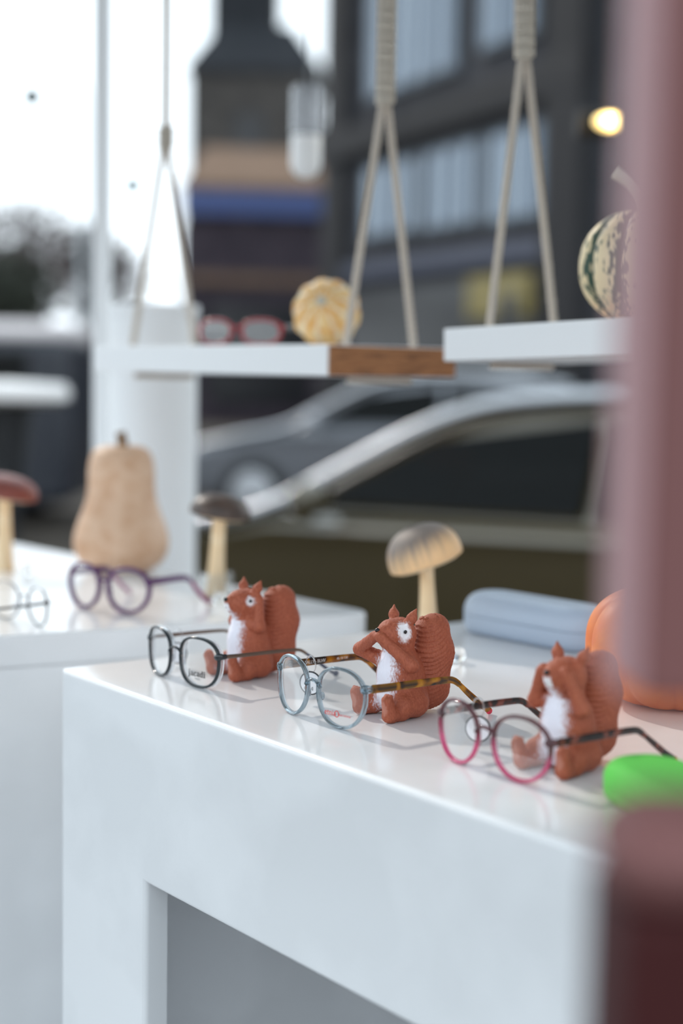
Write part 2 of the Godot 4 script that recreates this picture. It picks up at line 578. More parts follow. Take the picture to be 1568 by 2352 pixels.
func squirrel_mesh(kind: int) -> ArrayMesh:
	var bones := squirrel_bones(kind)
	var nb := bones.size()
	var A := PackedVector3Array()
	var D := PackedVector3Array()
	var L := PackedFloat32Array()
	var R0 := PackedFloat32Array()
	var R1 := PackedFloat32Array()
	var SX := PackedFloat32Array()
	var K := PackedFloat32Array()
	var TL := PackedInt32Array()
	for q in bones:
		A.append(q[0] * Vector3(q[4], 1, 1))
		D.append((q[1] - q[0]) * Vector3(q[4], 1, 1))
		L.append(maxf(D[-1].length_squared(), 0.0001))
		R0.append(q[2])
		R1.append(q[3])
		SX.append(q[4])
		K.append(q[5])
		TL.append(q[6])
	var fur := FastNoiseLite.new()
	fur.seed = 5 + kind
	fur.frequency = 0.12
	fur.fractal_octaves = 2
	var cell := 0.9
	var bs := 4
	var lo := Vector3(-33, -1.5, -58)
	var nx := 76
	var ny := 100
	var nz := 104
	var grid := PackedFloat32Array()
	grid.resize((nx + 1) * (ny + 1) * (nz + 1))
	grid.fill(1e9)
	var sy := nx + 1
	var sz := (nx + 1) * (ny + 1)
	var cells := PackedInt32Array()
	cells.resize(nx * ny * nz)
	cells.fill(-1)
	var active := []
	for bz in nz / bs:
		for by in ny / bs:
			for bx in nx / bs:
				var c := lo + Vector3(bx + 0.5, by + 0.5, bz + 0.5) * cell * bs
				var near := PackedInt32Array()
				var dist := PackedFloat32Array()
				var best := 1e9
				for k in nb:
					var p := Vector3(c.x * SX[k], c.y, c.z) - A[k]
					var h := clampf(p.dot(D[k]) / L[k], 0.0, 1.0)
					var d := (p - D[k] * h).length() - lerpf(R0[k], R1[k], h)
					dist.append(d)
					best = minf(best, d)
				if best > 6.0 or best < -9.0:
					continue
				for k in nb:
					if dist[k] < best + 12.0:
						near.append(k)
				active.append(Vector3i(bx, by, bz))
				for z in bs + 1:
					for y in bs + 1:
						for x in bs + 1:
							var gx := bx * bs + x
							var gy := by * bs + y
							var gz := bz * bs + z
							var at := gx + gy * sy + gz * sz
							if grid[at] < 1e8:
								continue
							var q := lo + Vector3(gx, gy, gz) * cell
							var body := 1e6
							var tail := 1e6
							for k in near:
								var p := Vector3(q.x * SX[k], q.y, q.z) - A[k]
								var h := clampf(p.dot(D[k]) / L[k], 0.0, 1.0)
								var d := (p - D[k] * h).length() - lerpf(R0[k], R1[k], h)
								if TL[k]:
									tail = smin(tail, d, K[k])
								else:
									body = smin(body, d, K[k])
							if tail < 4.0:
								# combed hair in relief
								var back := -q.z - 30.0
								var comb := (q.y - 0.012 * back * back - 0.62 * back) * 1.7 + absf(q.x) * 0.42 + 2.6 * fur.get_noise_3d(q.x * 0.3, q.y * 0.3, q.z * 0.3)
								tail += 0.55 * sin(comb) + 0.22 * sin(comb * 1.9 + q.y * 0.3)
							if body < 4.0:
								body += 0.5 * fur.get_noise_3d(q.x * 3.2, q.y * 1.0, q.z * 3.2)
							var d2 := smin(body, tail, 2.5)
							# a flat foot to stand on
							grid[at] = maxf(d2, 0.2 - q.y)
	var g := G.new()
	for b in active:
		for z in bs:
			for y in bs:
				for x in bs:
					var gx: int = b.x * bs + x
					var gy: int = b.y * bs + y
					var gz: int = b.z * bs + z
					var at := gx + gy * sy + gz * sz
					var f := [grid[at], grid[at + 1], grid[at + sy], grid[at + sy + 1], grid[at + sz], grid[at + sz + 1], grid[at + sz + sy], grid[at + sz + sy + 1]]
					var m := 0
					for k in 8:
						if f[k] < 0.0:
							m |= 1 << k
					if m == 0 or m == 255:
						continue
					var s := Vector3.ZERO
					var n := 0
					for k in 8:
						for e in [1, 2, 4]:
							if k & e:
								continue
							var j: int = k | e
							if (f[k] < 0.0) != (f[j] < 0.0):
								var t: float = f[k] / (f[k] - f[j])
								s += Vector3(k & 1, (k >> 1) & 1, k >> 2).lerp(Vector3(j & 1, (j >> 1) & 1, j >> 2), t)
								n += 1
					cells[gx + gy * nx + gz * nx * ny] = g.v.size()
					g.v.append(lo + (Vector3(gx, gy, gz) + s / n) * cell)
	var cx := 1
	var cy := nx
	var cz := nx * ny
	for b in active:
		for z in bs:
			for y in bs:
				for x in bs:
					var gx: int = b.x * bs + x
					var gy: int = b.y * bs + y
					var gz: int = b.z * bs + z
					if gx == 0 or gy == 0 or gz == 0:
						continue
					var at := gx + gy * sy + gz * sz
					var c := gx + gy * nx + gz * nx * ny
					var f0 := grid[at] < 0.0
					for ax in 3:
						var step: int = [1, sy, sz][ax]
						if f0 == (grid[at + step] < 0.0):
							continue
						var p: int = [cy, cz, cx][ax]
						var q: int = [cz, cx, cy][ax]
						var i0 := cells[c]
						var i1 := cells[c - p]
						var i2 := cells[c - p - q]
						var i3 := cells[c - q]
						if i0 < 0 or i1 < 0 or i2 < 0 or i3 < 0:
							continue
						if f0:
							g.i.append_array([i0, i1, i2, i0, i2, i3])
						else:
							g.i.append_array([i0, i2, i1, i0, i3, i2])
	# paint: terracotta coat, brushed white bib and eye rings
	var coat := srgb(174, 96, 70).srgb_to_linear()
	var coat2 := srgb(152, 78, 56).srgb_to_linear()
	var bib := srgb(236, 234, 244).srgb_to_linear()
	var ring := srgb(244, 240, 244).srgb_to_linear()
	for p in g.v:
		var n := fur.get_noise_3d(p.x * 7.0, p.y * 2.0, p.z * 7.0)
		var col := coat.lerp(coat2, clampf(0.5 + n, 0, 1))
		if p.z > -8.0 and p.y > 1.0:
			# bib: a band down the middle of the front
			var half := 10.5 + 3.0 * sin(clampf((p.y - 4.0) / 50.0, 0, 1) * PI)
			if p.y > 52.0:
				half = 6.0
			var w := clampf((half - absf(p.x)) / 5.5 + n * 0.85, 0, 1)
			w *= clampf((p.z - (6.0 if p.y < 52.0 else 8.0)) / 3.0 + n, 0, 1)
			w *= clampf((60.0 - p.y if kind != 1 else 56.0 - p.y) / 2.5 + n * 0.8, 0, 1)
			if absf(p.x) > 13.0 and p.y < 26.0:
				w = 0.0
			col = col.lerp(bib, w)
			# soles
			if p.z > 27.5 and p.y < 21.0:
				var so := Vector2((absf(p.x) - 18.8) / 3.4, (p.y - 13.0) / 6.5).length()
				col = col.lerp(srgb(198, 136, 118).srgb_to_linear(), clampf((1.0 - so) * 2.5 + n, 0, 0.7))
		if kind != 2:
			var e := Vector3(absf(p.x), p.y, p.z) - Vector3(12.6, 69.0, 6.0)
			var big := 6.6 if kind == 1 else 4.6
			var r := Vector3(e.x * 0.6, e.y * (0.68 if kind == 1 else 0.9), e.z).length()
			if p.x != 0.0 and absf(p.x) > 5.5 and p.z < 14.0 and p.z > -6.0:
				col = col.lerp(ring, clampf((big - r) / 2.4 + n * 0.8, 0, 1))
		else:
			pass
		if absf(p.x) < 3.4 and p.z > 18.5 and p.y < 68.0 and p.y > 60.0 and kind != 1:
			col = col.lerp(ring, clampf((68.0 - p.y) / 2.0, 0, 1))
		g.c.append(col)
	for k in g.v.size():
		g.v[k] *= 0.001
	fix(g)
	return commit(g, 180.0)

func squirrel(kind: int, label: String, at: Vector3, turn: float) -> void:
	var t := thing("squirrel_figurine", label, "figurine", at, turn, "squirrel figurines behind the spectacles")
	part("body", squirrel_mesh(kind), M.clay, t)
	part("nose", mv(ball(Vector3(0.0023, 0.0019, 0.0019), 14), 0, 0.0702, 0.0232), M.gloss_black, t, 180)
	if kind != 2:
		for s in [-1.0, 1.0]:
			part("eye", mv(ball(Vector3(0.0012, 0.0015, 0.0015), 14), 0.0137 * s, 0.0693, 0.0062), M.gloss_black, t, 180)
	if kind != 1:
		part("mouth", tube(PackedVector3Array([Vector3(-0.0022, 0.0640, 0.0218), Vector3(0, 0.0632, 0.0230), Vector3(0.0022, 0.0640, 0.0218)]), 0.0004, 6), M.gloss_black, t, 180)

# ------------------------------------------------------------------ spectacles
func outline(w: float, h: float, n: float, taper: float, count := 56) -> PackedVector2Array:
	var o := PackedVector2Array()
	for k in count:
		var a := TAU * k / count
		var x := signf(cos(a)) * pow(absf(cos(a)), 2.0 / n) * w / 2
		var y := signf(sin(a)) * pow(absf(sin(a)), 2.0 / n) * h / 2
		x *= 1.0 + taper * (y / (h / 2)) * 0.5
		o.append(Vector2(x, y))
	return o

func lens_disc(poly: PackedVector2Array) -> G:
	# a thin disc in rings, so that it can be curved
	var g := G.new()
	var n := poly.size()
	var rings := 6
	for side in 2:
		var y := 0.0005 if side == 0 else -0.0005
		g.v.append(Vector3(0, y, 0))
		for r in rings:
			for q in poly:
				g.v.append(Vector3(q.x, 0, q.y) * float(r + 1) / rings + Vector3(0, y, 0))
	var half := 1 + rings * n
	for side in 2:
		var o := side * half
		for k in n:
			var k2 := (k + 1) % n
			var t := [o, o + 1 + k, o + 1 + k2]
			for r in rings - 1:
				var a := o + 1 + r * n + k
				var b := o + 1 + r * n + k2
				t.append_array([a, a + n, b + n, a, b + n, b])
			if side == 1:
				t.reverse()
			g.i.append_array(t)
	for k in n:
		var a := 1 + (rings - 1) * n + k
		var b := 1 + (rings - 1) * n + (k + 1) % n
		g.i.append_array([a, a + half, b + half, a, b + half, b])
	return fix(g)

func rim_loop(poly: PackedVector2Array, grow: float, cx: float, cy: float, z: float) -> PackedVector3Array:
	var p := inset(poly, -grow)
	var o := PackedVector3Array()
	for q in p:
		o.append(Vector3(q.x + cx, q.y + cy, z - WRAP * (q.x + cx) * (q.x + cx)))
	return o

func wrapped(g: G) -> G:
	# the front follows the curve of a face
	for k in g.v.size():
		g.v[k].z -= WRAP * g.v[k].x * g.v[k].x
	return g

func spectacles(label: String, s: Dictionary, at: Vector3, turn: float) -> Node3D:
	# local x along the front, z towards the wearer's view, rims standing on y = 0, temples running to -z
	var t := thing("spectacles", label, "glasses", at, turn, s.get("group", "children's spectacles on the display"))
	var w: float = s.w
	var h: float = s.h
	var rw: float = s.get("rim", 0.0014)
	var deep: float = s.get("deep", 1.5)
	var poly := outline(w, h, s.get("n", 2.3), s.get("taper", 0.1))
	var pc: float = (w + s.bridge) / 2
	var cy := h / 2 + rw * 2.0
	var wire: Material = s.rim_mat
	for e in [-1.0, 1.0]:
		var pl := PackedVector2Array()
		for q in poly:
			pl.append(Vector2(q.x * e, q.y))
		var rg := tube(rim_loop(pl, rw * 0.8, pc * e, cy, 0.0), rw, 8, true, deep, Vector3(0, 0, 1))
		if s.has("dye"):
			for p in rg.v:
				var f := clampf((p.y - cy) / (h * 0.5) * 1.6 + 0.55 + 0.5 * sin(p.x * 900.0) * sin(p.x * 410.0 + p.y * 300.0), 0, 1)
				rg.c.append((s.dye[0] as Color).lerp(s.dye[1], f).srgb_to_linear())
		var rim := part("rim", rg, wire, t, 180)
		if s.has("backing"):
			part("rim_backing", tube(rim_loop(pl, rw * 0.95, pc * e, cy, -rw * deep * 1.9), rw * 1.02, 8, true, deep, Vector3(0, 0, 1)), s.backing, rim, 180)
		var lens := part("lens", wrapped(xf(lens_disc(pl), Transform3D(Basis(Vector3.RIGHT, PI / 2), Vector3(pc * e, cy, 0)))), M.lens, t, 60)
		if s.has("print") and e > 0:
			for a in s.print:
				letters(a[0], a[1], a[2], lens, Vector3(pc + a[3], cy + a[4], 0.0011 - WRAP * (pc + a[3]) * (pc + a[3])), "lettering", a[5], a[6]).rotation.y = 2.0 * WRAP * (pc + a[3])
		# nose pad and end piece
		part("nose_pad", xf(ball(Vector3(0.0009, 0.0034, 0.0020), 12), Transform3D(Basis(Vector3.UP, -0.5 * e), Vector3((s.bridge / 2 - 0.0002) * e, cy - h * 0.06, -0.0030))), s.get("pad", wire), t, 180)
		var hy: float = cy + h * s.get("hinge", 0.22)
		var hx: float = (s.bridge / 2 + w + 0.0036) * e
		var hz: float = -WRAP * hx * hx + 0.0012
		var eg := tube(smooth_path([Vector3(hx - 0.0062 * e, hy - 0.0012, hz + 0.001), Vector3(hx - 0.0015 * e, hy, hz), Vector3(hx, hy, hz - 0.0026), Vector3(hx, hy, hz - 0.0062)], 4), [0.0013, 0.0016, 0.0018, 0.0019, 0.0019, 0.0019, 0.0018, 0.0017, 0.0016, 0.0015, 0.0015, 0.0014, 0.0014], 8, false, s.get("end_tall", 1.5), Vector3.UP)
		if s.has("dye"):
			for p in eg.v:
				eg.c.append((s.dye[1] as Color).srgb_to_linear())
		part("end_piece", eg, wire, t, 60)
		# temple: straight arm, then the ear bend down to the table
		var len_: float = s.len
		var tw: float = s.get("temple", 0.0013)
		var tall: float = s.get("temple_tall", 1.9)
		var fold: float = s.get("spread", 0.0)
		var bend := len_ - 0.040
		var low: float = tw * tall + 0.0002
		var a1 := smooth_path([Vector3(hx, hy, hz - 0.0045), Vector3((hx + e * fold * (0.03)), hy - 0.0004, -0.03), Vector3((hx + e * fold * (0.06)), hy - 0.0006, -0.06), Vector3((hx + e * fold * (bend - 0.008)), hy - 0.0012, -bend + 0.008), Vector3((hx + e * fold * (bend)), hy - 0.0024, -bend), Vector3((hx + e * fold * (bend + 0.006)), hy - 0.0060, -bend - 0.006)], 6)
		var r1 := []
		for k in a1.size():
			r1.append(tw * lerpf(1.25, 0.9, float(k) / a1.size()))
		var arm := part("temple", tube(a1, r1, 8, false, tall, Vector3(1, 0, 0).cross(Vector3(0, 0, 1)) * -1.0), s.temple_mat, t, 60)
		var a2 := smooth_path([Vector3((hx + e * fold * (bend + 0.0055)), hy - 0.0056, -bend - 0.0055), Vector3((hx + e * fold * (bend + 0.016)), hy * 0.58, -bend - 0.016), Vector3((hx + e * fold * (bend + 0.028)), hy * 0.22 + low * 0.6, -bend - 0.030), Vector3((hx + e * fold * (bend + 0.034)), low, -len_)], 5)
		var tip := part("temple_tip", tube(a2, [tw * 1.05, tw * 1.1, tw * 1.15, tw * 1.2, tw * 1.25, tw * 1.3, tw * 1.35, tw * 1.4, tw * 1.4, tw * 1.4, tw * 1.4, tw * 1.4, tw * 1.4, tw * 1.4, tw * 1.4, tw * 1.2], 8, false, tall * 0.72, Vector3.UP), s.get("tip_mat", s.temple_mat), arm, 60)
		if s.has("bead"):
			part("tip_bead", mv(ball(Vector3(tw * 1.5, 0.0028, 0.0032), 12), (hx + e * fold * (bend + 0.034)), 0.0030, -len_ + 0.001), s.bead, tip, 180)
		if e < 0 and s.has("inner"):
			for a in s.inner:
				var l := letters(a[0], a[1], M.print_white, arm, Vector3((hx + e * fold * (a[2])) + tw * 1.12, hy - 0.0004, -a[2]), "lettering", "Droid Sans", 400)
				l.rotation.y = PI / 2
	# the bridge
	var by: float = cy + h * s.get("bridge_at", 0.2)
	var half: float = s.bridge / 2 + 0.0004
	var bg := tube(smooth_path([Vector3(-half - 0.0006, by - 0.0042, 0), Vector3(-half * 0.66, by - 0.0006, 0.0004), Vector3(0, by + 0.0008, 0.0006), Vector3(half * 0.66, by - 0.0006, 0.0004), Vector3(half + 0.0006, by - 0.0042, 0)], 5), s.get("bridge_r", 0.0018), 8, false, 1.2, Vector3(0, 0, 1))
	if s.has("dye"):
		for p in bg.v:
			bg.c.append((s.dye[1] as Color).srgb_to_linear())
	part("bridge", bg, wire, t, 60)
	return t

func price_tag(label: String, top: Vector3, turn: float, texts: Array) -> void:
	# a round card on a clear loop over a temple; top is the highest point of the loop
	var t := thing("price_tag", label, "price tag", top, turn, "price tags")
	var p := PackedVector3Array()
	for k in 16:
		var a := TAU * k / 16
		p.append(Vector3(sin(a) * 0.0042, -0.0075 + cos(a) * 0.0072, cos(a) * 0.001))
	part("loop", tube(p, 0.0006, 6, true), M.clear_plastic, t, 180)
	var d := part("card", xf(prism(rrect(0.0186, 0.0186, 0.0092, 8), -0.0004, 0.0004, 0.0001, 1), Transform3D(Basis(Vector3.RIGHT, PI / 2), Vector3(0, -0.0232, 0))), M.tag_white, t, 40)
	var q := PackedVector3Array()
	for k in 32:
		var a := TAU * k / 32
		q.append(Vector3(cos(a) * 0.0093, -0.0232 + sin(a) * 0.0093, 0))
	part("rim", tube(q, 0.0007, 6, true), M.tag_ring, t, 180)
	for a in texts:
		letters(a[0], a[1], M.print_grey, d, Vector3(a[2], a[3] - 0.0232, 0.0006))

# ------------------------------------------------------------------ gourds, mushrooms, ropes
func gourd_profile(r: float, h: float, dip: float, n := 40, square := 2.3) -> Array:
	# from the hollow under the fruit to the hollow round the stalk
	var o := []
	for k in n + 1:
		var a := -PI / 2 + PI * k / n
		var c := pow(maxf(cos(a), 0.0), 2.0 / square)
		var y := signf(sin(a)) * pow(absf(sin(a)), 2.0 / square)
		var inner := maxf(0.0, 1.0 - c * 2.2)
		o.append(Vector2(c * r, h / 2 + y * h / 2 - signf(y) * dip * inner * inner))
	var low := 1e9
	for q in o:
		low = minf(low, q.y)
	for k in o.size():
		o[k] = Vector2(o[k].x, o[k].y - low)
	return o

func mushroom(label: String, cap_m: Material, at: Vector3, hgt: float, capr: float, caph: float, stem_r: float, lean: Vector3, tilt_axis: Vector3, tilt: float) -> void:
	var t := thing("wooden_mushroom", label, "mushroom", at, 0.0, "decorative mushrooms")
	var top := Vector3(lean.x, hgt - caph * 0.75, lean.z)
	var pth := smooth_path([Vector3.ZERO, Vector3(lean.x * 0.12, top.y * 0.33, lean.z * 0.12), Vector3(lean.x * 0.5, top.y * 0.7, lean.z * 0.5), top + Vector3(0, caph * 0.2, 0)], 6)
	var rr := []
	for k in pth.size():
		var f := float(k) / (pth.size() - 1)
		rr.append(stem_r * (1.25 - 0.55 * sin(f * PI * 0.55) + 0.12 * pow(f, 3)))
	part("stem", tube(pth, rr, 18), M.mushroom_flesh, t, 60)
	var turn := Transform3D(Basis(tilt_axis.normalized(), deg_to_rad(tilt)), top)
	var dome := []
	var under := []
	for k in 15:
		var a := PI / 2 * k / 14
		dome.append(Vector2(capr * pow(sin(a), 0.9), caph * pow(cos(a), 0.8)))
	dome.append(Vector2(capr * 0.985, -caph * 0.10))
	dome.append(Vector2(capr * 0.95, -caph * 0.13))
	dome.append(Vector2(0, -caph * 0.10))
	var cg := xf(lathe(dome, 72), turn)
	if cap_m == M.cap_painted:
		# grey-brown brushed over cream, streaks running down to the bare rim
		for k in cg.v.size():
			var a: float = cg.t[k].x * TAU
			var f := clampf((cg.t[k].y - 0.50) * 3.2 + 0.22 * sin(a * 23.0) * sin(a * 7.0 + 1.0) + 0.16 * sin(a * 41.0) + 0.35 * cos(a), 0, 1)
			cg.c.append(srgb(128, 117, 110).srgb_to_linear().lerp(srgb(238, 196, 146).srgb_to_linear(), f))
	part("cap", cg, cap_m, t, 50)
	under = [Vector2(0, -caph * 0.101), Vector2(capr * 0.94, -caph * 0.131), Vector2(capr * 0.80, -caph * 0.20), Vector2(capr * 0.4, -caph * 0.17), Vector2(0, -caph * 0.16)]
	part("gills", xf(lathe(under, 40), turn), M.mushroom_flesh, t, 50)

func strand_rope(a: Vector3, b: Vector3, r: float, pitch: float) -> G:
	# three strands laid round each other
	var dir := (b - a).normalized()
	var len_ := a.distance_to(b)
	var s := dir.cross(Vector3.UP if absf(dir.y) < 0.9 else Vector3.RIGHT).normalized()
	var n := dir.cross(s)
	var steps := int(len_ / (pitch / 9.0))
	var list := []
	for k in 3:
		var p := PackedVector3Array()
		for j in steps + 1:
			var f := float(j) / steps
			var w := TAU * (f * len_ / pitch + k / 3.0)
			p.append(a + dir * len_ * f + (s * cos(w) + n * sin(w)) * r * 0.5)
		list.append(tube(p, r * 0.56, 7))
	# loose fibres
	for j in int(len_ * 90):
		var f := rng.randf()
		var o := (s * rng.randfn(0, 1) + n * rng.randfn(0, 1)).normalized()
		var p0 := a + dir * len_ * f + o * r * 0.8
		var p1 := p0 + o * rng.randf_range(0.001, 0.004) + dir * rng.randf_range(-0.006, 0.006)
		var p2 := p1 + o * rng.randf_range(0.0, 0.003) + dir * rng.randf_range(-0.006, 0.006)
		list.append(tube(PackedVector3Array([p0, p1, p2]), 0.00013, 3))
	return join(list)

func rope_sling(shelf: Node3D, x: float, zs: Array, y0: float, y1: float, top: float, apex_y: float, wrap := 0.22) -> void:
	# two lines that run under the board and meet above it, whipped together
	var zc: float = (zs[0] + zs[1]) / 2
	for z in zs:
		part("rope", strand_rope(Vector3(x, y0, z), Vector3(x, apex_y, zc + (z - zc) * 0.07), 0.0046, 0.021), M.jute, shelf, 60)
	part("rope", strand_rope(Vector3(x, y1 - 0.0042, zs[0] - 0.004), Vector3(x, y1 - 0.0042, zs[1] + 0.004), 0.0046, 0.021), M.jute, shelf, 60)
	part("rope", strand_rope(Vector3(x, apex_y - 0.01, zc), Vector3(x, top, zc), 0.0056, 0.024), M.jute, shelf, 60)
	var p := PackedVector3Array()
	var turns := int((minf(apex_y + wrap, top) - apex_y) / 0.0042)
	for k in turns * 14 + 1:
		var a := TAU * k / 14.0
		p.append(Vector3(x + cos(a) * 0.0092, apex_y - 0.004 + 0.0042 * k / 14.0 + 0.0006 * sin(a * 0.37), zc + sin(a) * 0.0092))
	part("rope_whipping", tube(p, 0.0024, 6), M.jute_wrap, shelf, 180)

# ------------------------------------------------------------------ street
func car_half(profile: Array) -> G:
	# profile: [x, y, half width] round the side; a rounded shoulder runs along each edge
	var g := G.new()
	var n := profile.size()
	var poly := PackedVector2Array()
	for q in profile:
		poly.append(Vector2(q[0], q[1]))
	var small := inset(poly, 0.05)
	for layer in 4:
		var p := small if layer == 0 or layer == 3 else poly
		var s: float = [-1.0, -0.94, 0.94, 1.0][layer]
		for k in n:
			g.v.append(Vector3(p[k].x, p[k].y, profile[k][2] * s))
	for l in 3:
		for k in n:
			var a := l * n + k
			var b := l * n + (k + 1) % n
			g.i.append_array([a, b, b + n, a, b + n, a + n])
	var tri := Geometry2D.triangulate_polygon(small)
	var area := 0.0
	for k in n:
		area += poly[k].cross(poly[(k + 1) % n])
	for k in range(0, tri.size(), 3):
		var up := (small[tri[k + 1]] - small[tri[k]]).cross(small[tri[k + 2]] - small[tri[k]]) > 0.0
		var t := [tri[k], tri[k + 1], tri[k + 2]] if up == (area > 0.0) else [tri[k], tri[k + 2], tri[k + 1]]
		g.i.append_array([t[0], t[2], t[1], 3 * n + t[0], 3 * n + t[1], 3 * n + t[2]])
	return fix(g)

func slab(pts: Array, out: Vector3) -> G:
	# a thin plate between corner points, given thickness along out
	var g := G.new()
	var n := pts.size()
	for q in pts:
		g.v.append(q)
	for q in pts:
		g.v.append(q + out)
	for k in range(1, n - 1):
		g.i.append_array([0, k + 1, k, n, n + k, n + k + 1])
	for k in n:
		var b := (k + 1) % n
		g.i.append_array([k, b, b + n, k, b + n, k + n])
	return fix(g)

func car(label: String, paint: Material, at: Vector3, turn: float) -> void:
	var t := thing("parked_car", label, "car", at, turn, "parked cars")
	part("body", car_half([[2.02, 0.26, 0.74], [2.14, 0.42, 0.76], [2.10, 0.58, 0.78], [1.96, 0.70, 0.78], [1.5, 0.80, 0.80], [1.0, 0.90, 0.82], [-0.4, 0.94, 0.84], [-1.5, 0.96, 0.82], [-1.96, 0.98, 0.76], [-2.08, 0.72, 0.80], [-2.05, 0.40, 0.80], [-1.9, 0.24, 0.78]]), paint, t, 50)
	part("cabin", car_half([[1.08, 0.86, 0.74], [0.75, 1.06, 0.68], [0.36, 1.26, 0.60], [0.0, 1.345, 0.57], [-0.6, 1.365, 0.57], [-1.15, 1.28, 0.58], [-1.65, 1.06, 0.66], [-1.85, 0.92, 0.74]]), paint, t, 50)
	for s in [-1.0, 1.0]:
		part("side_window", slab([Vector3(0.82, 0.95, 0.735 * s), Vector3(0.34, 1.20, 0.640 * s), Vector3(-0.30, 1.29, 0.606 * s), Vector3(-0.30, 0.97, 0.735 * s)], Vector3(0, 0.006, 0.016 * s)), M.car_glass, t, 20)
		part("side_window", slab([Vector3(-0.36, 0.97, 0.735 * s), Vector3(-0.36, 1.29, 0.606 * s), Vector3(-1.05, 1.22, 0.620 * s), Vector3(-1.40, 1.02, 0.70 * s)], Vector3(0, 0.006, 0.016 * s)), M.car_glass, t, 20)
		part("headlamp", xf(ball(Vector3(0.09, 0.075, 0.16), 14), Transform3D(Basis.IDENTITY, Vector3(2.02, 0.60, 0.55 * s))), M.headlamp, t, 180)
		part("mirror", xf(ball(Vector3(0.07, 0.07, 0.11), 14), Transform3D(Basis.IDENTITY, Vector3(0.72, 0.98, 0.92 * s))), paint, t, 180)
		for x in [1.32, -1.32]:
			var wheel := part("wheel", mv(rot(lathe([Vector2(0, -0.09), Vector2(0.27, -0.1), Vector2(0.31, -0.07), Vector2(0.315, 0.07), Vector2(0.27, 0.1), Vector2(0, 0.09)], 24), Vector3.RIGHT, 90), x, 0.315, 0.74 * s), M.tyre, t, 30)
			part("hub_cap", mv(rot(lathe([Vector2(0, -0.012), Vector2(0.2, -0.01), Vector2(0.21, 0.0), Vector2(0.2, 0.01), Vector2(0, 0.02)], 24), Vector3.RIGHT, 90 * s), x, 0.315, 0.845 * s), M.alloy, wheel, 30)
	for s in [-1.0, 1.0]:
		part("bright_trim", tube(smooth_path([Vector3(1.9, 0.72, 0.72 * s), Vector3(1.5, 0.815, 0.77 * s), Vector3(1.06, 0.91, 0.77 * s), Vector3(0.75, 1.075, 0.69 * s), Vector3(0.36, 1.275, 0.61 * s), Vector3(0.0, 1.36, 0.575 * s), Vector3(-0.6, 1.38, 0.575 * s), Vector3(-1.15, 1.295, 0.585 * s)], 4), 0.032, 8), M.alloy, t, 60)
	part("windscreen", slab([Vector3(1.03, 0.915, -0.66), Vector3(1.03, 0.915, 0.66), Vector3(0.40, 1.255, 0.53), Vector3(0.40, 1.255, -0.53)], Vector3(0.008, 0.014, 0)), M.car_glass, t, 20)
	part("bumper", mv(box(0.12, 0.14, 1.5, 0.03), 2.07, 0.30, 0), M.shop_dark, t)

func branch(list: Array, p: Vector3, dir: Vector3, len_: float, r: float, depth: int) -> void:
	var q := p + dir * len_
	var mid := p.lerp(q, 0.5) + Vector3(rng.randfn(0, 0.06), rng.randfn(0, 0.04), rng.randfn(0, 0.06)) * len_
	list.append(tube(PackedVector3Array([p, mid, q]), [r, r * 0.8, r * 0.6], 5))
	if depth <= 0:
		return
	for k in 3:
		var d := (dir + Vector3(rng.randfn(0, 0.5), rng.randfn(0.08, 0.35), rng.randfn(0, 0.5))).normalized()
		branch(list, q if k < 2 else mid, d, len_ * rng.randf_range(0.62, 0.82), r * 0.58, depth - 1)

func bush(called: String, label: String, at: Vector3, mid: float, size: Vector3, leaf: Material, count: int, group: String) -> void:
	var t := thing(called, label, "tree" if leaf == M.leaf_brown else "bush", at, 0.0, group)
	part("trunk", tube(PackedVector3Array([Vector3.ZERO, Vector3(0.03, mid * 0.5, 0), Vector3(0, mid, 0)]), [0.12, 0.1, 0.06], 8), M.bark, t)
	var lv := []
	for k in count:
		var d := Vector3(rng.randfn(0, 1), rng.randfn(0, 1), rng.randfn(0, 1)).normalized() * pow(rng.randf(), 0.4)
		var p := Vector3(0, mid, 0) + d * size
		var q := Vector3(rng.randfn(0, 1), rng.randfn(0, 1), rng.randfn(0, 1)).normalized() * 0.16
		var r := q.cross(Vector3(rng.randfn(0, 1), rng.randfn(0, 1), 1)).normalized() * 0.06
		lv.append(slab([p - q, p + r, p + q, p - r], q.cross(r).normalized() * 0.006))
	part("foliage", join(lv), leaf, t, 10).set_meta("kind", "stuff")

func facade_window(b: Node3D, x0: float, x1: float, y0: float, y1: float, mullions: int, curtains: int) -> void:
	var w := x1 - x0
	var fr := part("window_frame", mv(box(w, y1 - y0, 0.1, 0.01), (x0 + x1) / 2, y0, 0.02), M.window_frame, b)
	var pw := (w - 0.12) / mullions
	for k in mullions:
		part("pane", mv(box(pw - 0.08, y1 - y0 - 0.16, 0.02, 0.004), x0 + 0.06 + pw * (k + 0.5), y0 + 0.08, 0.075), M.window_glass, fr)
	for k in curtains:
		var cw := rng.randf_range(0.10, 0.22)
		part("curtain", mv(box(cw, y1 - y0 - 0.22, 0.02, 0.006), x0 + 0.1 + (w - 0.2) * (k + rng.randf_range(0.25, 0.75)) / curtains, y0 + 0.1, 0.092), M.curtain, fr)

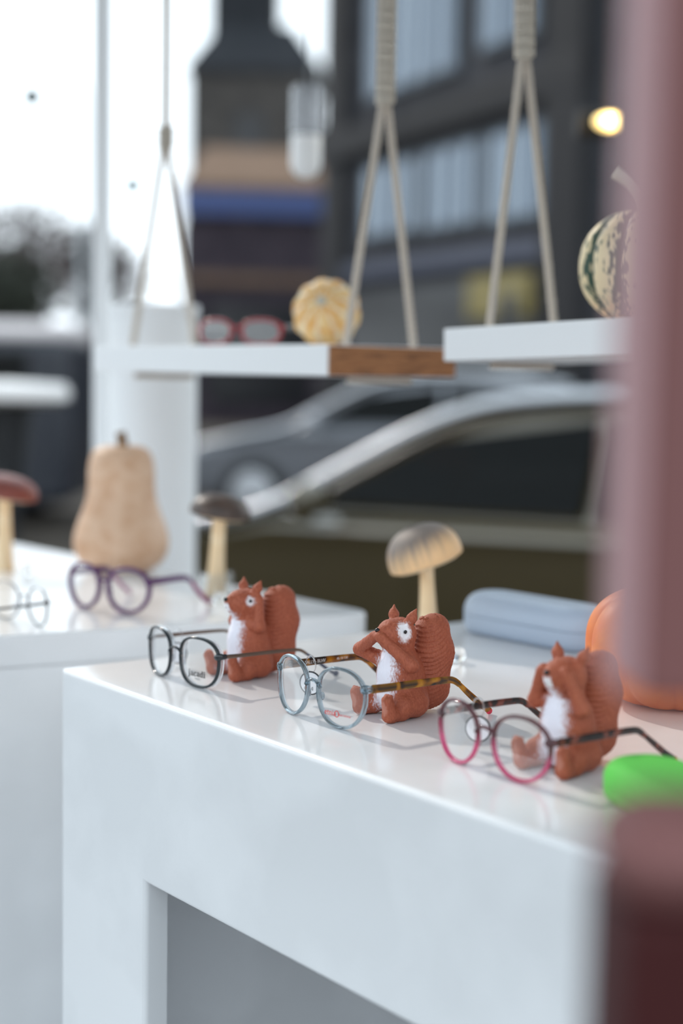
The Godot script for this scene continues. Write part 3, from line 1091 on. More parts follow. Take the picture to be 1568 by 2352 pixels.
# ------------------------------------------------------------------ the scene
func _ready() -> void:
	rng.seed = 20
	# camera: a 35 mm lens wide open, focused on the middle squirrel
	var cam := Camera3D.new()
	cam.name = "camera"
	var at := CameraAttributesPhysical.new()
	at.frustum_focal_length = 35.714
	at.frustum_focus_distance = 1.205
	at.exposure_aperture = 1.55
	at.frustum_near = 0.02
	at.frustum_far = 500.0
	cam.attributes = at
	add_child(cam)
	cam.fov = 37.15
	cam.near = 0.02
	cam.far = 500.0
	cam.position = Vector3(0, 1.27, 0)
	cam.rotation = Vector3(deg_to_rad(-5.24), 0, deg_to_rad(1.0))
	cam.current = true
	# bright hazy sky, a veiled sun low beyond the display on the left
	var env := Environment.new()
	env.background_mode = Environment.BG_SKY
	var sky := ProceduralSkyMaterial.new()
	sky.sky_top_color = srgb(222, 238, 248)
	sky.sky_horizon_color = srgb(238, 248, 255)
	sky.ground_bottom_color = srgb(70, 66, 62)
	sky.ground_horizon_color = srgb(120, 116, 112)
	sky.sky_curve = 0.3
	sky.sun_angle_max = 0.1
	sky.energy_multiplier = 1.8
	var s := Sky.new()
	s.sky_material = sky
	env.sky = s
	env.tonemap_mode = Environment.TONE_MAPPER_LINEAR
	env.tonemap_exposure = 1.17
	env.sdfgi_enabled = true
	env.ssao_enabled = true
	env.ssil_enabled = true
	var we := WorldEnvironment.new()
	we.name = "environment"
	we.environment = env
	add_child(we)
	var sun := DirectionalLight3D.new()
	sun.name = "sun"
	sun.light_color = srgb(255, 244, 232)
	sun.light_energy = 0.5
	sun.light_angular_distance = 2.0
	sun.shadow_enabled = true
	add_child(sun)
	sun.look_at_from_position(Vector3.ZERO, Vector3(0.58, -0.70, 0.78), Vector3.UP)

	make_materials()
	build_room()
	build_tables()
	build_shelves()
	build_spectacles()
	build_figures()
	build_decor()
	build_street()

func build_room() -> void:
	struct("floor", prism(PackedVector2Array([Vector2(-2.6, -0.35), Vector2(1.45, -0.35), Vector2(1.45, -3.05), Vector2(-2.6, -3.05)]), -0.12, 0.0, 0.004), M.floor_boards)
	struct("ceiling", prism(PackedVector2Array([Vector2(-1.9, -0.30), Vector2(1.45, -0.30), Vector2(1.45, -2.32), Vector2(-1.9, -2.32)]), 2.28, 2.40, 0.004), M.ceiling_paint)
	struct("wall_right", mv(box(0.12, 2.3, 2.0, 0.004), 1.40, 0.0, -1.34), M.plaster)
	# the corner window behind the display: a white mullion and its panes
	var fr := struct("window_1", mv(box(0.024, 2.28, 0.05, 0.004), 0, 0.0, 0), M.white_paint, Vector3(-0.414, 0, -2.62))
	part("glass_pane", mv(box(1.62, 2.25, 0.006, 0.001), 0.826, 0.0, 0), M.window_pane, fr)
	part("glass_pane", mv(box(1.62, 2.25, 0.006, 0.001), -0.826, 0.0, 0), M.window_pane, fr)
	for h in [[Vector3(-0.532, 1.722, -2.613), M.lamp_green, "small dark green suction hook on the bright window pane"], [Vector3(-0.362, 1.578, -2.613), M.hook_pale, "small pale suction hook on the window pane, nearer the shelf"]]:
		var hk := thing("suction_hook", h[2], "hook", h[0], 0.0, "hooks on the window pane")
		part("cup", rot(lathe([Vector2(0, 0), Vector2(0.0125, 0), Vector2(0.011, 0.003), Vector2(0.005, 0.006), Vector2(0.004, 0.010), Vector2(0, 0.0105)], 20), Vector3.RIGHT, 90), h[1], hk, 50)
		part("hook", tube(smooth_path([Vector3(0, 0.002, 0.009), Vector3(0, -0.006, 0.011), Vector3(0, -0.010, 0.016), Vector3(0, -0.006, 0.020)], 4), 0.0012, 6), h[1], hk, 60)
	# painted timber close to the lens
	var up := thing("painted_board", "dusty rose painted board hanging down at the upper right edge, blurred in the foreground", "board", Vector3(0.1435, 1.178, -0.44))
	part("panel", box(0.12, 1.102, 0.04, 0.004), M.frame_rose, up)
	part("edge_strip", mv(box(0.004, 1.09, 0.036, 0.001), -0.0615, 0.004, 0), M.frame_pale, up, 40, "paler pink edge strip")
	var lo := thing("maroon_post", "dark maroon rounded post at the lower right edge, blurred in the foreground", "post", Vector3(0.134, 0.0, -0.40))
	part("shaft", box(0.124, 1.134, 0.05, 0.004), M.frame_maroon, lo)
	part("cap", prism(rrect(0.128, 0.054, 0.02, 6), 1.1335, 1.156, 0.011, 4), M.frame_rose, lo, 60)

func build_tables() -> void:
	# near table: a hollow white bridge with an arched front
	var t := thing("display_table", "white lacquered display table with a cut-out front, carrying the squirrels", "table", Vector3(C1.x, 0, C1.z), TURN, "white display tables")
	var L := 1.02
	var arch := PackedVector2Array([Vector2(0, 0), Vector2(0, -1.0), Vector2(L, -1.0), Vector2(L, 0), Vector2(L - 0.149, 0), Vector2(L - 0.149, -0.843), Vector2(0.149, -0.843), Vector2(0.149, 0)])
	part("front_panel", xf(prism(arch, 0.0, 0.022, 0.0048, 5, 0.00004), Transform3D(Basis(Vector3.RIGHT, PI / 2), Vector3(0, 0, -0.022))), M.white_lacquer, t)
	part("table_top", mv(prism(rrect(L, 0.54, 0.002, 2), 0.972, 1.0, 0.00004, 1), L / 2, 0, -0.29195), M.white_lacquer, t)
	part("side_panel", mv(box(0.02, 0.974, 0.53, 0.001), 0.0115, 0, -0.29), M.white_lacquer, t)
	part("side_panel", mv(box(0.02, 0.974, 0.53, 0.001), L - 0.0115, 0, -0.29), M.white_lacquer, t)
	part("back_panel", mv(box(L - 0.05, 0.974, 0.02, 0.001), L / 2, 0, -0.545), M.white_lacquer, t)
	# far table with a rounded corner
	var o := thing("display_table", "white display table with a rounded corner, carrying the butternut squash", "table", Vector3(0.0467, 0, -1.7036), 0.0, "white display tables")
	var e1 := Vector2(-0.900, 0.436)
	var e2 := Vector2(-0.658, -0.753)
	var poly := PackedVector2Array()
	for k in 7:
		var f := k / 6.0
		var a := e1 * 0.045 * (1 - f)
		var b := e2 * 0.045 * f
		poly.append(a.lerp(b, f) * 1.0 + (a * f + b * (1 - f)) * 0.0)
	poly.append(e2 * 0.98)
	poly.append(e2 * 0.98 + Vector2(-0.62, 0.30))
	poly.append(e1 * 0.80)
	part("table_top", prism(poly, 0.965, 1.0, 0.004, 3), M.white_lacquer, o)
	part("body", prism(inset(poly, 0.003), 0.0, 0.966, 0.001, 1), M.white_lacquer, o)

func build_shelves() -> void:
	# local x along UD, z = -VD; the board's front edge at z = 0
	var e := Vector3(-0.016, 0, -1.66)
	var a := thing("hanging_shelf", "white-fronted hanging shelf with a bare brown end, carrying the knobbly gourd", "shelf", e + Vector3(0, 1.2655, 0), TURN, "hanging shelves")
	part("board", mv(prism(rrect(0.526, 0.186, 0.003, 2), 0.0, 0.0345, 0.0015, 2), -0.267, 0, -0.093), M.white_paint, a)
	part("board_end", mv(prism(rrect(0.005, 0.182, 0.001, 2), 0.0008, 0.0335, 0.001, 1), -0.0022, 0, -0.093), M.wood, a, 40, "bare brown wooden end")
	rope_sling(a, -0.032, [-0.0475, -0.147], 0.0345, 0.0, 1.0145, 0.308)
	rope_sling(a, -0.502, [-0.0475, -0.147], 0.0345, 0.0, 1.0145, 0.308, 0.03)
	var f := Vector3(0.105, 0, -1.63)
	var b := thing("hanging_shelf", "white hanging shelf on jute ropes, carrying the striped squash", "shelf", f + Vector3(0, 1.2835, 0), TURN, "hanging shelves")
	b.rotation.z = 0.03
	part("board", mv(prism(rrect(0.526, 0.186, 0.003, 2), 0.0, 0.0345, 0.0015, 2), 0.263, 0, -0.093), M.white_paint, b)
	rope_sling(b, 0.0211, [-0.0475, -0.147], 0.0345, 0.0, 0.9955, 0.330)
	rope_sling(b, 0.505, [-0.0475, -0.147], 0.0345, 0.0, 0.9830, 0.330)

func build_spectacles() -> void:
	# the three pairs in the front row
	spectacles("smoke grey spectacles with round-square rims and thin bronze temples, lens lettered jacadi", {
		"w": 0.0455, "h": 0.0395, "bridge": 0.0185, "n": 2.55, "taper": 0.14, "rim": 0.0012, "rim_mat": M.acetate_dark, "backing": M.acetate_clear, "pad": M.acetate_clear,
		"temple_mat": M.metal_dark, "temple": 0.0009, "temple_tall": 1.6, "tip_mat": M.tip_navy, "bead": M.tip_navy, "len": 0.132, "hinge": 0.2, "end_tall": 1.6, "bridge_r": 0.0012,
		"print": [["jacadi", 0.0050, M.print_black, 0.0, -0.0098, "Droid Serif", 700], ["PARIS", 0.0019, M.print_grey, 0.0006, -0.0142, "Droid Sans", 400]],
	}, P(0.1095, 0.0597) + Vector3(-0.0062, 0, 0), TURN)
	spectacles("pale blue crystal spectacles with yellow tortoiseshell temples in front of the middle squirrel", {
		"w": 0.0455, "h": 0.0425, "bridge": 0.0165, "n": 2.2, "taper": 0.2, "deep": 1.7, "rim": 0.00145, "rim_mat": M.acetate_blue, "pad": M.acetate_blue,
		"temple_mat": M.tortoise, "temple": 0.0013, "temple_tall": 2.1, "bead": M.tip_red, "len": 0.134, "hinge": 0.24, "end_tall": 1.8, "bridge_r": 0.0015,
		"print": [["etnia", 0.0040, M.print_red, -0.0092, -0.0126, "Droid Sans", 400], ["O", 0.0052, M.print_red, -0.0022, -0.0127, "Droid Sans", 400], ["barcelona", 0.0019, M.print_red, 0.0058, -0.0127, "Droid Sans", 400]],
		"inner": [["SALLY - BLHV", 0.0026, 0.044], ["46-18 130", 0.0019, 0.072]],
	}, P(0.297, 0.068) + Vector3(-0.0062, 0, 0), TURN)
	spectacles("pink spectacles with dark tortoiseshell temples in front of the squirrel covering its eyes", {
		"w": 0.044, "h": 0.0405, "bridge": 0.0175, "n": 2.15, "taper": 0.18, "deep": 1.6, "rim": 0.0014, "rim_mat": M.acetate_pink, "pad": M.acetate_clear,
		"dye": [srgb(236, 96, 148), srgb(122, 72, 78)],
		"temple_mat": M.tortoise_dark, "temple": 0.0013, "temple_tall": 1.9, "bead": M.tip_red, "len": 0.130, "hinge": 0.2, "end_tall": 1.6, "bridge_r": 0.0014,
	}, P(0.4843, 0.0739) + Vector3(-0.0062, 0, 0), TURN)
	# the far table
	spectacles("purple cat-eye spectacles in front of the butternut squash", {
		"w": 0.048, "h": 0.044, "bridge": 0.017, "n": 2.2, "taper": 0.22, "rim": 0.0025, "rim_mat": M.acetate_purple, "pad": M.acetate_purple,
		"temple_mat": M.acetate_purple, "temple": 0.0019, "temple_tall": 1.7, "tip_mat": M.tip_plum, "len": 0.112, "hinge": 0.26, "end_tall": 1.8, "bridge_r": 0.0019,
	}, Vector3(-0.262, 1.0, -1.675), TURN + 0.32)
	spectacles("thin wire spectacles with coral tips at the left edge of the far table", {
		"w": 0.046, "h": 0.038, "bridge": 0.018, "n": 2.1, "taper": 0.08, "rim": 0.0009, "rim_mat": M.metal_wire, "pad": M.acetate_clear,
		"temple_mat": M.metal_wire, "temple": 0.0009, "temple_tall": 1.4, "tip_mat": M.tip_coral, "bead": M.tip_coral, "len": 0.125, "hinge": 0.2, "bridge_r": 0.0008,
	}, Vector3(-0.335, 1.0, -1.60), 2.35)
	# the hanging shelf
	spectacles("dark red spectacles on the hanging shelf beside the knobbly gourd", {
		"w": 0.048, "h": 0.027, "bridge": 0.017, "n": 2.4, "taper": 0.12, "rim": 0.0021, "rim_mat": M.acetate_red, "pad": M.acetate_red,
		"temple_mat": M.acetate_dark, "temple": 0.0016, "temple_tall": 1.7, "len": 0.125, "hinge": 0.24, "bridge_r": 0.0017,
	}, Vector3(-0.016, 1.3, -1.66) - UD * 0.262 + VD * 0.055, TURN + 0.45)
	price_tag("round price tag on a clear loop on the smoke grey spectacles", P(0.0535, 0.097, 1.0361) + Vector3(-0.0062, 0, 0), TURN + 0.5, [["III", 0.0018, -0.0005, 0.004]])
	price_tag("round price tag on a clear loop on the pale blue spectacles", P(0.2445, 0.105, 1.0405) + Vector3(-0.0062, 0, 0), TURN + 0.5, [["III", 0.0018, -0.0005, 0.004], ["€ 14", 0.0032, -0.0015, -0.0045]])
	price_tag("round price tag on a clear loop on the pink spectacles", P(0.4330, 0.115, 1.0385) + Vector3(-0.0062, 0, 0), TURN + 0.5, [["CAKE", 0.0018, 0.0, 0.003]])

func build_figures() -> void:
	squirrel(0, "terracotta squirrel holding its ears, behind the smoke grey spectacles", P(0.122, 0.128) + Vector3(-0.0075, 0, 0), TURN - 0.02)
	squirrel(1, "terracotta squirrel covering its mouth, behind the pale blue spectacles", P(0.312, 0.134), TURN)
	squirrel(2, "terracotta squirrel covering its eyes, behind the pink spectacles", P(0.5025, 0.124), TURN + 0.1)

func build_decor() -> void:
	# butternut squash
	var q := thing("butternut_squash", "beige butternut squash standing on the far table behind the purple spectacles", "squash", Vector3(-0.293, 1.0, -2.02))
	var prof := []
	for k in [[0, 0.004], [0.02, 0.0005], [0.036, 0.002], [0.052, 0.012], [0.0605, 0.028], [0.062, 0.044], [0.058, 0.062], [0.051, 0.08], [0.0455, 0.098], [0.0435, 0.116], [0.0432, 0.134], [0.041, 0.150], [0.035, 0.162], [0.024, 0.1675], [0.012, 0.168], [0.0, 0.1665]]:
		prof.append(Vector2(k[0], k[1]))
	var fine := []
	for k in prof.size() - 1:
		for j in 4:
			var p0: Vector2 = prof[maxi(k - 1, 0)]
			var p3: Vector2 = prof[mini(k + 2, prof.size() - 1)]
			var c: Vector2 = (prof[k] as Vector2).cubic_interpolate(prof[k + 1], p0, p3, j / 4.0)
			fine.append(Vector2(maxf(c.x, 0), maxf(c.y, 0.0)))
	fine.append(prof[-1])
	part("fruit", lathe(fine, 48, "butternut"), M.butternut_skin, q, 180)
	part("stalk", tube(smooth_path([Vector3(0, 0.163, 0), Vector3(0.001, 0.173, 0), Vector3(-0.002, 0.186, 0)], 4), [0.011, 0.0095, 0.008, 0.0075, 0.007, 0.0068, 0.0068, 0.007, 0.0072], 10), M.stalk_brown, q, 50)
	# striped squash on the right-hand shelf
	var ss := thing("striped_squash", "cream and green striped squash with a long pale stalk on the hanging shelf", "squash", Vector3(0.105, 1.2835 + 0.0345 + 0.0062, -1.63) + UD * 0.212 + VD * 0.075)
	var sg := lathe(gourd_profile(0.066, 0.113, 0.012, 90, 2.2), 260, "squash")
	var n1 := FastNoiseLite.new()
	n1.seed = 4
	n1.frequency = 1.0
	n1.fractal_octaves = 3
	var cream := srgb(238, 218, 176).srgb_to_linear()
	var green := srgb(52, 78, 62).srgb_to_linear()
	var orange := srgb(236, 170, 120).srgb_to_linear()
	for p in sg.v:
		var a := atan2(p.z, p.x)
		var rib := absf(cos(a * 5.0))
		var blot := n1.get_noise_3d(p.x * 150, p.y * 62, p.z * 150)
		var f := smoothstep(-0.04, 0.04, (rib - 0.62) + blot * 1.15)
		sg.c.append(green.lerp(cream.lerp(orange, clampf(0.9 - p.y * 34.0, 0, 1) * clampf(0.5 + blot * 2.0, 0, 1)), f))
	part("fruit", sg, M.gourd_skin, ss, 180)
	part("stalk", tube(smooth_path([Vector3(0, 0.098, 0), Vector3(-0.006, 0.117, 0.002), Vector3(-0.018, 0.133, 0.004), Vector3(-0.034, 0.144, 0.004)], 6), [0.009, 0.008, 0.007, 0.0062, 0.0058, 0.0054, 0.005, 0.005, 0.005, 0.005, 0.005, 0.005, 0.005, 0.0052, 0.0055, 0.0058, 0.006, 0.0062, 0.0064], 10), M.stalk_grey, ss, 60)
	# orange pumpkin
	var op := thing("orange_pumpkin", "orange ribbed pumpkin on the near table beside the grey spectacle case", "pumpkin", P(0.404, 0.355))
	part("fruit", lathe(gourd_profile(0.074, 0.102, 0.012, 48, 2.4), 153, "pumpkin"), M.pumpkin_skin, op, 180)
	part("stalk", tube(smooth_path([Vector3(0, 0.085, 0), Vector3(0.002, 0.10, 0), Vector3(0.008, 0.113, 0)], 4), [0.012, 0.01, 0.009, 0.008, 0.0075, 0.007, 0.007, 0.007, 0.0075], 8), M.stalk_brown, op, 50)
	# knobbly gourd
	var kg := thing("knobbly_gourd", "small yellow knobbly gourd on the hanging shelf behind its rope", "gourd", Vector3(-0.016, 1.3, -1.66) - UD * 0.158 + VD * 0.115)
	var gg := lathe(gourd_profile(0.0385, 0.073, 0.004, 60, 2.1), 110, "knobs")
	for p in gg.v:
		var b := n1.get_noise_3d(p.x * 90, p.y * 40, p.z * 90)
		var a := atan2(p.z, p.x)
		var c := srgb(226, 164, 86).srgb_to_linear().lerp(srgb(240, 208, 150).srgb_to_linear(), clampf(0.5 + b * 1.5, 0, 1))
		c = c.lerp(srgb(240, 230, 204).srgb_to_linear(), clampf((absf(cos(a * 5.0)) - 0.86) * 8.0 + b, 0, 1) * 0.8)
		gg.c.append(c)
	var yl := Basis(Vector3(1, 0, 0.2).normalized(), 1.2)
	var low := 1e9
	for k in gg.v.size():
		gg.v[k] = yl * (gg.v[k] - Vector3(0, 0.0365, 0))
		low = minf(low, gg.v[k].y)
	mv(gg, 0, -low, 0)
	part("fruit", gg, M.gourd_skin, kg, 180)
	var stump := lathe([Vector2(0, -0.004), Vector2(0.007, -0.004), Vector2(0.006, 0.003), Vector2(0.0035, 0.006), Vector2(0, 0.006)], 12)
	part("stalk", xf(stump, Transform3D(yl, Vector3(0, -low, 0) + yl * Vector3(0, 0.033, 0))), M.stalk_grey, kg, 50)
	# mushrooms
	mushroom("tall pale mushroom with a grey-brown cap behind the middle squirrel", M.cap_painted, P(0.052, 0.392), 0.108, 0.039, 0.036, 0.0095, Vector3(-0.004, 0, 0.0), Vector3(0, 0, 1), 20)
	mushroom("dark-capped mushroom in a small glass on the far table", M.cap_dark, Vector3(-0.148, 1.002, -1.80), 0.116, 0.036, 0.024, 0.0105, Vector3(0.004, 0, 0.0), Vector3(0, 0, 1), -8)
	mushroom("red-brown capped mushroom at the left end of the far table", M.cap_red, Vector3(-0.447, 1.0, -2.01), 0.122, 0.045, 0.026, 0.0115, Vector3(0.0, 0, 0.0), Vector3(0, 0, 1), -10)
	var cup := lathe([Vector2(0, 0.0), Vector2(0.019, 0.0), Vector2(0.0205, 0.003), Vector2(0.0215, 0.030), Vector2(0.0205, 0.0305), Vector2(0.0195, 0.004), Vector2(0.018, 0.0018), Vector2(0, 0.0018)], 28)
	whole("glass_cup", cup, M.clear_glass, "small clear glass cup round the foot of the dark-capped mushroom", "glass", Vector3(-0.148, 1.0, -1.80), 0.0, "", 50)
	var beads := [[P(0.1745, 0.322), 0.0078, "clear glass ball between the middle squirrel and the grey case"], [Vector3(-0.405, 1.0, -1.955), 0.0075, "clear glass ball beside the red-brown mushroom"], [Vector3(-0.139, 1.0, -1.742), 0.0075, "clear glass ball in front of the dark-capped mushroom"]]
	for b in beads:
		whole("glass_ball", mv(ball(Vector3.ONE * b[1], 24), 0, b[1], 0), M.clear_glass, b[2], "glass ball", b[0], 0.0, "glass balls strewn on the tables", 180)
	# spectacle cases
	var c := thing("spectacle_case", "long pale blue-grey spectacle case at the back of the near table", "glasses case", P(0.128, 0.472), TURN + 0.07)
	part("base", xf(prism(rrect(0.176, 0.066, 0.031, 8), 0.0, 0.0205, 0.0006, 5, 0.012), Transform3D.IDENTITY), M.case_blue, c, 60)
	part("lid", prism(rrect(0.1765, 0.0665, 0.0315, 8), 0.0210, 0.044, 0.0195, 7, 0.0006), M.case_blue, c, 60)
	part("seam", prism(rrect(0.174, 0.064, 0.030, 8), 0.0200, 0.0214), M.case_seam, c, 40)
	var gc := thing("spectacle_case", "bright green spectacle case at the right end of the near table", "glasses case", P(0.622, 0.108) + Vector3(-0.009, 0, 0.004), TURN - 0.35)
	part("base", prism(rrect(0.118, 0.058, 0.027, 8), 0.0, 0.0115, 0.0004, 4, 0.007), M.case_green, gc, 60)
	part("lid", prism(rrect(0.1182, 0.0582, 0.0272, 8), 0.0117, 0.0265, 0.0115, 6, 0.0004), M.case_green, gc, 60)
	var pl := thing("display_plinth", "plain white round plinth standing behind the butternut squash", "plinth", Vector3(-0.305, 0, -2.45))
	part("column", lathe([Vector2(0, 0), Vector2(0.070, 0), Vector2(0.070, 1.352), Vector2(0.068, 1.357), Vector2(0, 1.357)], 48), M.white_paint, pl, 40)
	part("top_disc", mv(lathe([Vector2(0, 0), Vector2(0.0715, 0), Vector2(0.0725, 0.002), Vector2(0.0725, 0.013), Vector2(0.0710, 0.015), Vector2(0, 0.015)], 48), 0, 1.3565, 0), M.white_paint, pl, 40)
	# lamps seen beyond
	var pd := thing("pendant_lamp", "slim glass pendant lamp with a white lower half hanging by the window", "lamp", Vector3(-0.066, -0.012, -2.45))
	part("cord", tube(PackedVector3Array([Vector3(0, 1.70, 0), Vector3(0, 2.60, 0)]), 0.002, 6), M.metal_wire, pd)
	part("glass_tube", mv(lathe([Vector2(0, 0.0), Vector2(0.021, 0.0), Vector2(0.024, 0.003), Vector2(0.024, 0.074), Vector2(0.021, 0.078), Vector2(0, 0.078)], 24), 0, 1.652, 0), M.smoked_glass, pd)
	part("diffuser", mv(lathe([Vector2(0, 0.0), Vector2(0.012, 0.002), Vector2(0.021, 0.01), Vector2(0.024, 0.022), Vector2(0.024, 0.066), Vector2(0, 0.066)], 24), 0, 1.586, 0), M.milk_glass, pd)
	var sp := thing("wall_lamp", "small warm lit lamp high up beside the striped squash", "lamp", Vector3(0.455, 1.715, -2.75))
	part("lamp_housing", rot(lathe([Vector2(0, -0.02), Vector2(0.02, -0.02), Vector2(0.026, 0.0), Vector2(0.026, 0.05), Vector2(0, 0.05)], 20), Vector3(0, 0, 1), 90), M.facade_dark, sp)
	part("lamp_glass", mv(ball(Vector3(0.03, 0.016, 0.016), 18), 0.004, 0.0, 0.03), M.lamp_glow, sp, 180)
	part("bracket", tube(PackedVector3Array([Vector3(0, 0.0, 0), Vector3(0.0, 0.565, 0)]), 0.005, 8), M.facade_dark, sp)
	var ol := OmniLight3D.new()
	ol.name = "lamp_light"
	ol.light_color = srgb(255, 222, 150)
	ol.light_energy = 0.02
	ol.light_size = 0.016
	ol.omni_range = 6.0
	ol.omni_attenuation = 2.0
	ol.shadow_enabled = true
	sp.add_child(ol)
	ol.position = Vector3(0.004, 0.0, 0.05)

func build_street() -> void:
	struct("ground", prism(rrect(400, 400, 1, 2), STREET - 0.3, STREET, 0.0), M.asphalt, Vector3(0, 0, -60))
	# church tower
	var tw := thing("church_tower", "dark slate-topped church tower against the white sky", "tower", Vector3(-4.7, STREET - 1.0, -80.0))
	part("shaft", box(6.4, 17.2, 6.4, 0.1), M.tower_stone, tw)
	part("skirt_roof", mv(lathe([Vector2(0, 0), Vector2(4.75, 0), Vector2(4.75, 0.3), Vector2(2.6, 2.6), Vector2(0, 2.6)], 4), 0, 0, 0), M.slate, tw, 10)
	tw.get_node("skirt_roof").position = Vector3(0, 17.0, 0)
	tw.get_node("skirt_roof").rotation.y = PI / 4
	part("belfry", mv(box(3.4, 6.0, 3.4, 0.05), -0.6, 18.6, 0), M.slate, tw)
	part("spire", mv(rot(lathe([Vector2(0, 0), Vector2(2.8, 0), Vector2(0.1, 8.0), Vector2(0, 8.0)], 4), Vector3.UP, 45), -0.6, 24.5, 0), M.slate, tw, 10)
	part("belfry_opening", mv(box(1.5, 3.2, 0.3, 0.05), -0.2, 11.8, 3.1), M.shop_dark, tw)
	part("buttress", mv(box(1.1, 14.5, 1.4, 0.08), 3.2, 0, 2.6), M.tower_stone, tw)
	# long low shop row with a blue fascia
	var row := thing("shop_row", "long dark brick building with a blue band below a tan roof", "building", Vector3(-0.6, STREET, -40.0), 0.12)
	part("wall", mv(box(7.2, 5.4, 5, 0.05), 0, 0, -2.5), M.brick_plum, row)
	part("fascia", mv(box(7.3, 0.62, 0.3, 0.03), 0, 5.36, 0.05), M.fascia_blue, row, 40, "blue painted band")
	part("roof", slab([Vector3(-3.7, 5.98, 0.2), Vector3(3.7, 5.98, 0.2), Vector3(3.0, 7.3, -2.5), Vector3(-3.0, 7.3, -2.5)], Vector3(0, 0.12, 0.05)), M.roof_tan, row, 20)
	part("shop_opening", mv(box(2.6, 2.6, 0.12, 0.03), -1.6, 0.5, 0.02), M.shop_dark, row)
	part("shop_opening", mv(box(2.2, 2.6, 0.12, 0.03), 1.7, 0.5, 0.02), M.shop_dark, row)
	part("stone_course", mv(box(7.2, 0.25, 0.12, 0.03), 0, 3.6, 0.03), M.roof_tan, row)
	# the dark house on the right with two storeys of windows
	var b := thing("town_house", "dark grey town house with rows of pale curtained windows", "building", Vector3(1.543, STREET, -25.0), -1.1606)
	part("wall", mv(box(9.2, 12.0, 6, 0.05), -0.2, 0, -3.02), M.facade_grey, b)
	part("cornice", mv(box(9.3, 0.55, 0.28, 0.04), -0.2, 5.25, 0.08), M.facade_dark, b)
	part("corner_pier", mv(box(1.0, 12.0, 0.3, 0.04), 3.95, 0, 0.06), M.facade_dark, b)
	part("corner_pier", mv(box(1.0, 12.0, 0.2, 0.04), -4.25, 0, 0.06), M.facade_dark, b)
	for w in [[-2.95, 0.55, 6.15, 8.6, 4, 4], [1.2, 3.0, 6.25, 8.6, 2, 2], [-3.0, -0.75, 3.72, 5.05, 3, 3], [-0.6, 1.4, 3.68, 5.05, 3, 3], [1.55, 3.3, 3.62, 5.05, 2, 3]]:
		facade_window(b, w[0], w[1], w[2], w[3], w[4], w[5])
	part("shop_front", mv(box(7.0, 2.6, 0.1, 0.02), -0.4, 0.25, 0.02), M.shop_dark, b)
	part("sill_band", mv(box(8.2, 0.3, 0.16, 0.03), -0.4, 3.05, 0.05), M.band_navy, b)
	var sg := part("sign_board", mv(box(1.9, 0.62, 0.14, 0.04), 2.2, 2.25, 0.12), M.shop_yellow, b, 40, "dull yellow sign board")
	part("sign_panel", mv(box(0.5, 0.34, 0.06, 0.02), 2.6, 2.25, 0.2), M.shop_dark, sg)
	# cars
	car("dark olive car parked close behind the near table", M.car_olive, Vector3(1.0, STREET - 0.06, -5.95), PI - 0.62)
	car("silver car parked further up the street", M.car_silver, Vector3(0.75, STREET, -13.5), PI - 0.35)
	# van
	var v := thing("parked_van", "dark navy van with a pale roof at the left of the window", "van", Vector3(-4.6, STREET - 0.1, -14.2), 0.0)
	part("body", mv(prism(rrect(4.4, 1.8, 0.25, 4), 0.28, 1.74, 0.10, 3), 0, 0, 0), M.van_navy, v)
	part("roof", prism(rrect(4.3, 1.7, 0.25, 4), 1.72, 1.88, 0.06, 3), M.van_roof, v)
	for x in [-1.4, 1.4]:
		for z in [-0.82, 0.82]:
			part("wheel", mv(rot(lathe([Vector2(0, -0.1), Vector2(0.28, -0.1), Vector2(0.33, -0.06), Vector2(0.33, 0.06), Vector2(0.28, 0.1), Vector2(0, 0.1)], 24), Vector3.RIGHT, 90), x, 0.33, z), M.tyre, v, 30)
	for x in [-1.3, 0.0, 1.3]:
		part("window", mv(box(1.1, 0.5, 0.03, 0.02), x, 1.12, 0.905), M.car_glass, v)
	# standing table on the pavement
	var st := thing("pedestal_table", "pale round-topped table on a black tapered pedestal outside, at the left edge", "table", Vector3(-1.10, STREET, -5.0))
	part("table_top", lathe([Vector2(0, 1.27), Vector2(0.17, 1.27), Vector2(0.20, 1.285), Vector2(0.205, 1.31), Vector2(0.19, 1.335), Vector2(0, 1.345)], 36), M.tabletop_pale, st, 50)
	part("pedestal", lathe([Vector2(0, 0), Vector2(0.09, 0), Vector2(0.09, 0.02), Vector2(0.022, 0.5), Vector2(0.035, 0.85), Vector2(0.075, 1.2), Vector2(0.085, 1.275), Vector2(0, 1.275)], 28), M.pedestal_black, st, 50)
	# street lamp
	var sl := thing("street_lamp", "pale curved street lamp with a small hanging head in the white sky", "street lamp", Vector3(-4.95, STREET, -29.0))
	part("pole", tube(smooth_path([Vector3(0, 0, 0), Vector3(0, 3.5, 0), Vector3(0.0, 6.2, 0), Vector3(-0.1, 6.75, 0), Vector3(-0.45, 6.98, 0), Vector3(-0.95, 6.95, 0)], 5), 0.05, 8), M.lamp_pole, sl, 60)
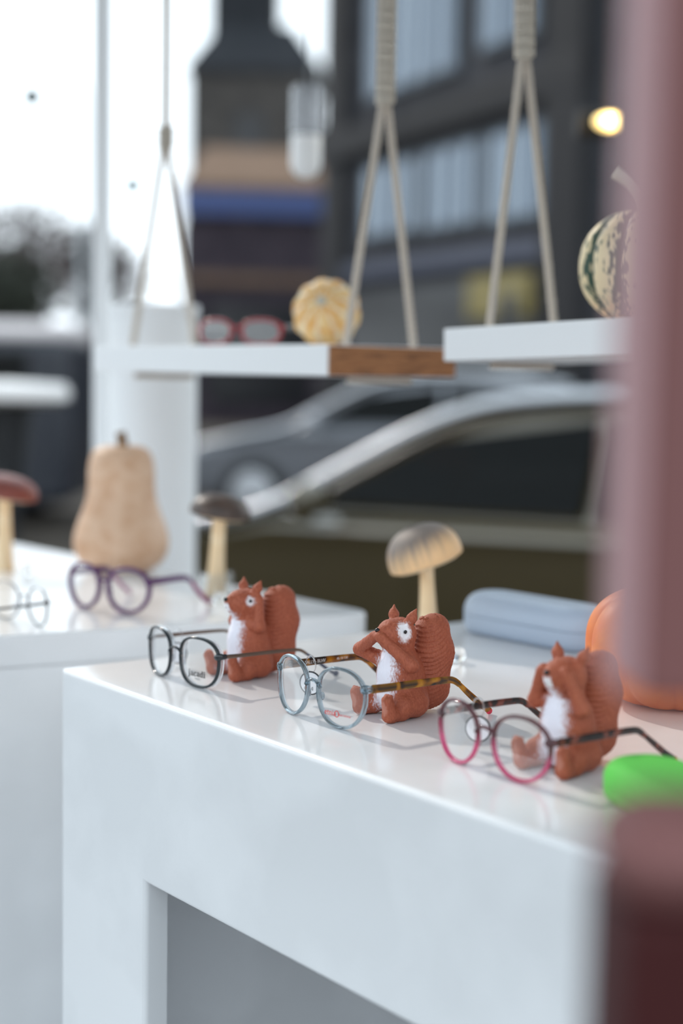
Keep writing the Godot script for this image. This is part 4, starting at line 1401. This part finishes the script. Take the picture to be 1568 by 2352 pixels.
	part("lamp_hanger", tube(PackedVector3Array([Vector3(-0.95, 6.95, 0), Vector3(-0.95, 6.55, 0)]), 0.015, 6), M.lamp_pole, sl)
	part("lamp_head", mv(lathe([Vector2(0, -0.16), Vector2(0.14, -0.14), Vector2(0.2, -0.04), Vector2(0.1, 0.1), Vector2(0.03, 0.2), Vector2(0, 0.2)], 16), -0.95, 6.4, 0), M.lamp_pole, sl, 50)
	# trees by the van
	for a in [[Vector3(-9.6, STREET, -44.0), 1.25, "bare tree with thin branches standing behind the van"], [Vector3(-8.8, STREET, -52.0), 1.2, "smaller bare tree nearer the white mullion, behind the van"]]:
		var list := []
		branch(list, Vector3.ZERO, Vector3(0.02, 1, 0), 1.9 * a[1], 0.14 * a[1], 5)
		whole("bare_tree", join(list), M.bark, a[2], "tree", a[0], 0.0, "trees across the street", 60)
	bush("evergreen_bush", "dark evergreen bush above the van at the left edge", Vector3(-6.6, STREET, -30.0), 2.75, Vector3(1.0, 0.95, 1.0), M.leaf_dark, 900, "")
	bush("autumn_tree", "brown-leaved young tree between the evergreen bush and the white mullion", Vector3(-5.3, STREET, -32.6), 3.35, Vector3(1.0, 1.15, 1.0), M.leaf_brown, 520, "")
	bush("autumn_tree", "taller brown-leaved tree behind the evergreen bush", Vector3(-7.3, STREET, -35.2), 4.1, Vector3(1.5, 1.2, 1.2), M.leaf_brown, 620, "")
	var lb := thing("amber_lamp", "small round amber lamp glowing in the dark behind the olive car", "lamp", Vector3(1.09, 1.06, -8.2))
	part("lamp_glass", ball(Vector3(0.05, 0.05, 0.04), 16), M.lamp_amber, lb, 180)
	part("lamp_post", mv(lathe([Vector2(0, 0), Vector2(0.04, 0), Vector2(0.025, 0.05), Vector2(0.025, 1.12), Vector2(0, 1.12)], 10), 0, STREET - 1.06, -0.02), M.pedestal_black, lb)
	var o2 := OmniLight3D.new()
	o2.name = "amber_light"
	o2.light_color = srgb(220, 190, 110)
	o2.light_energy = 0.02
	o2.light_size = 0.05
	o2.omni_range = 10.0
	o2.omni_attenuation = 2.0
	o2.shadow_enabled = true
	lb.add_child(o2)
	o2.position = Vector3(0, 0, 0.08)
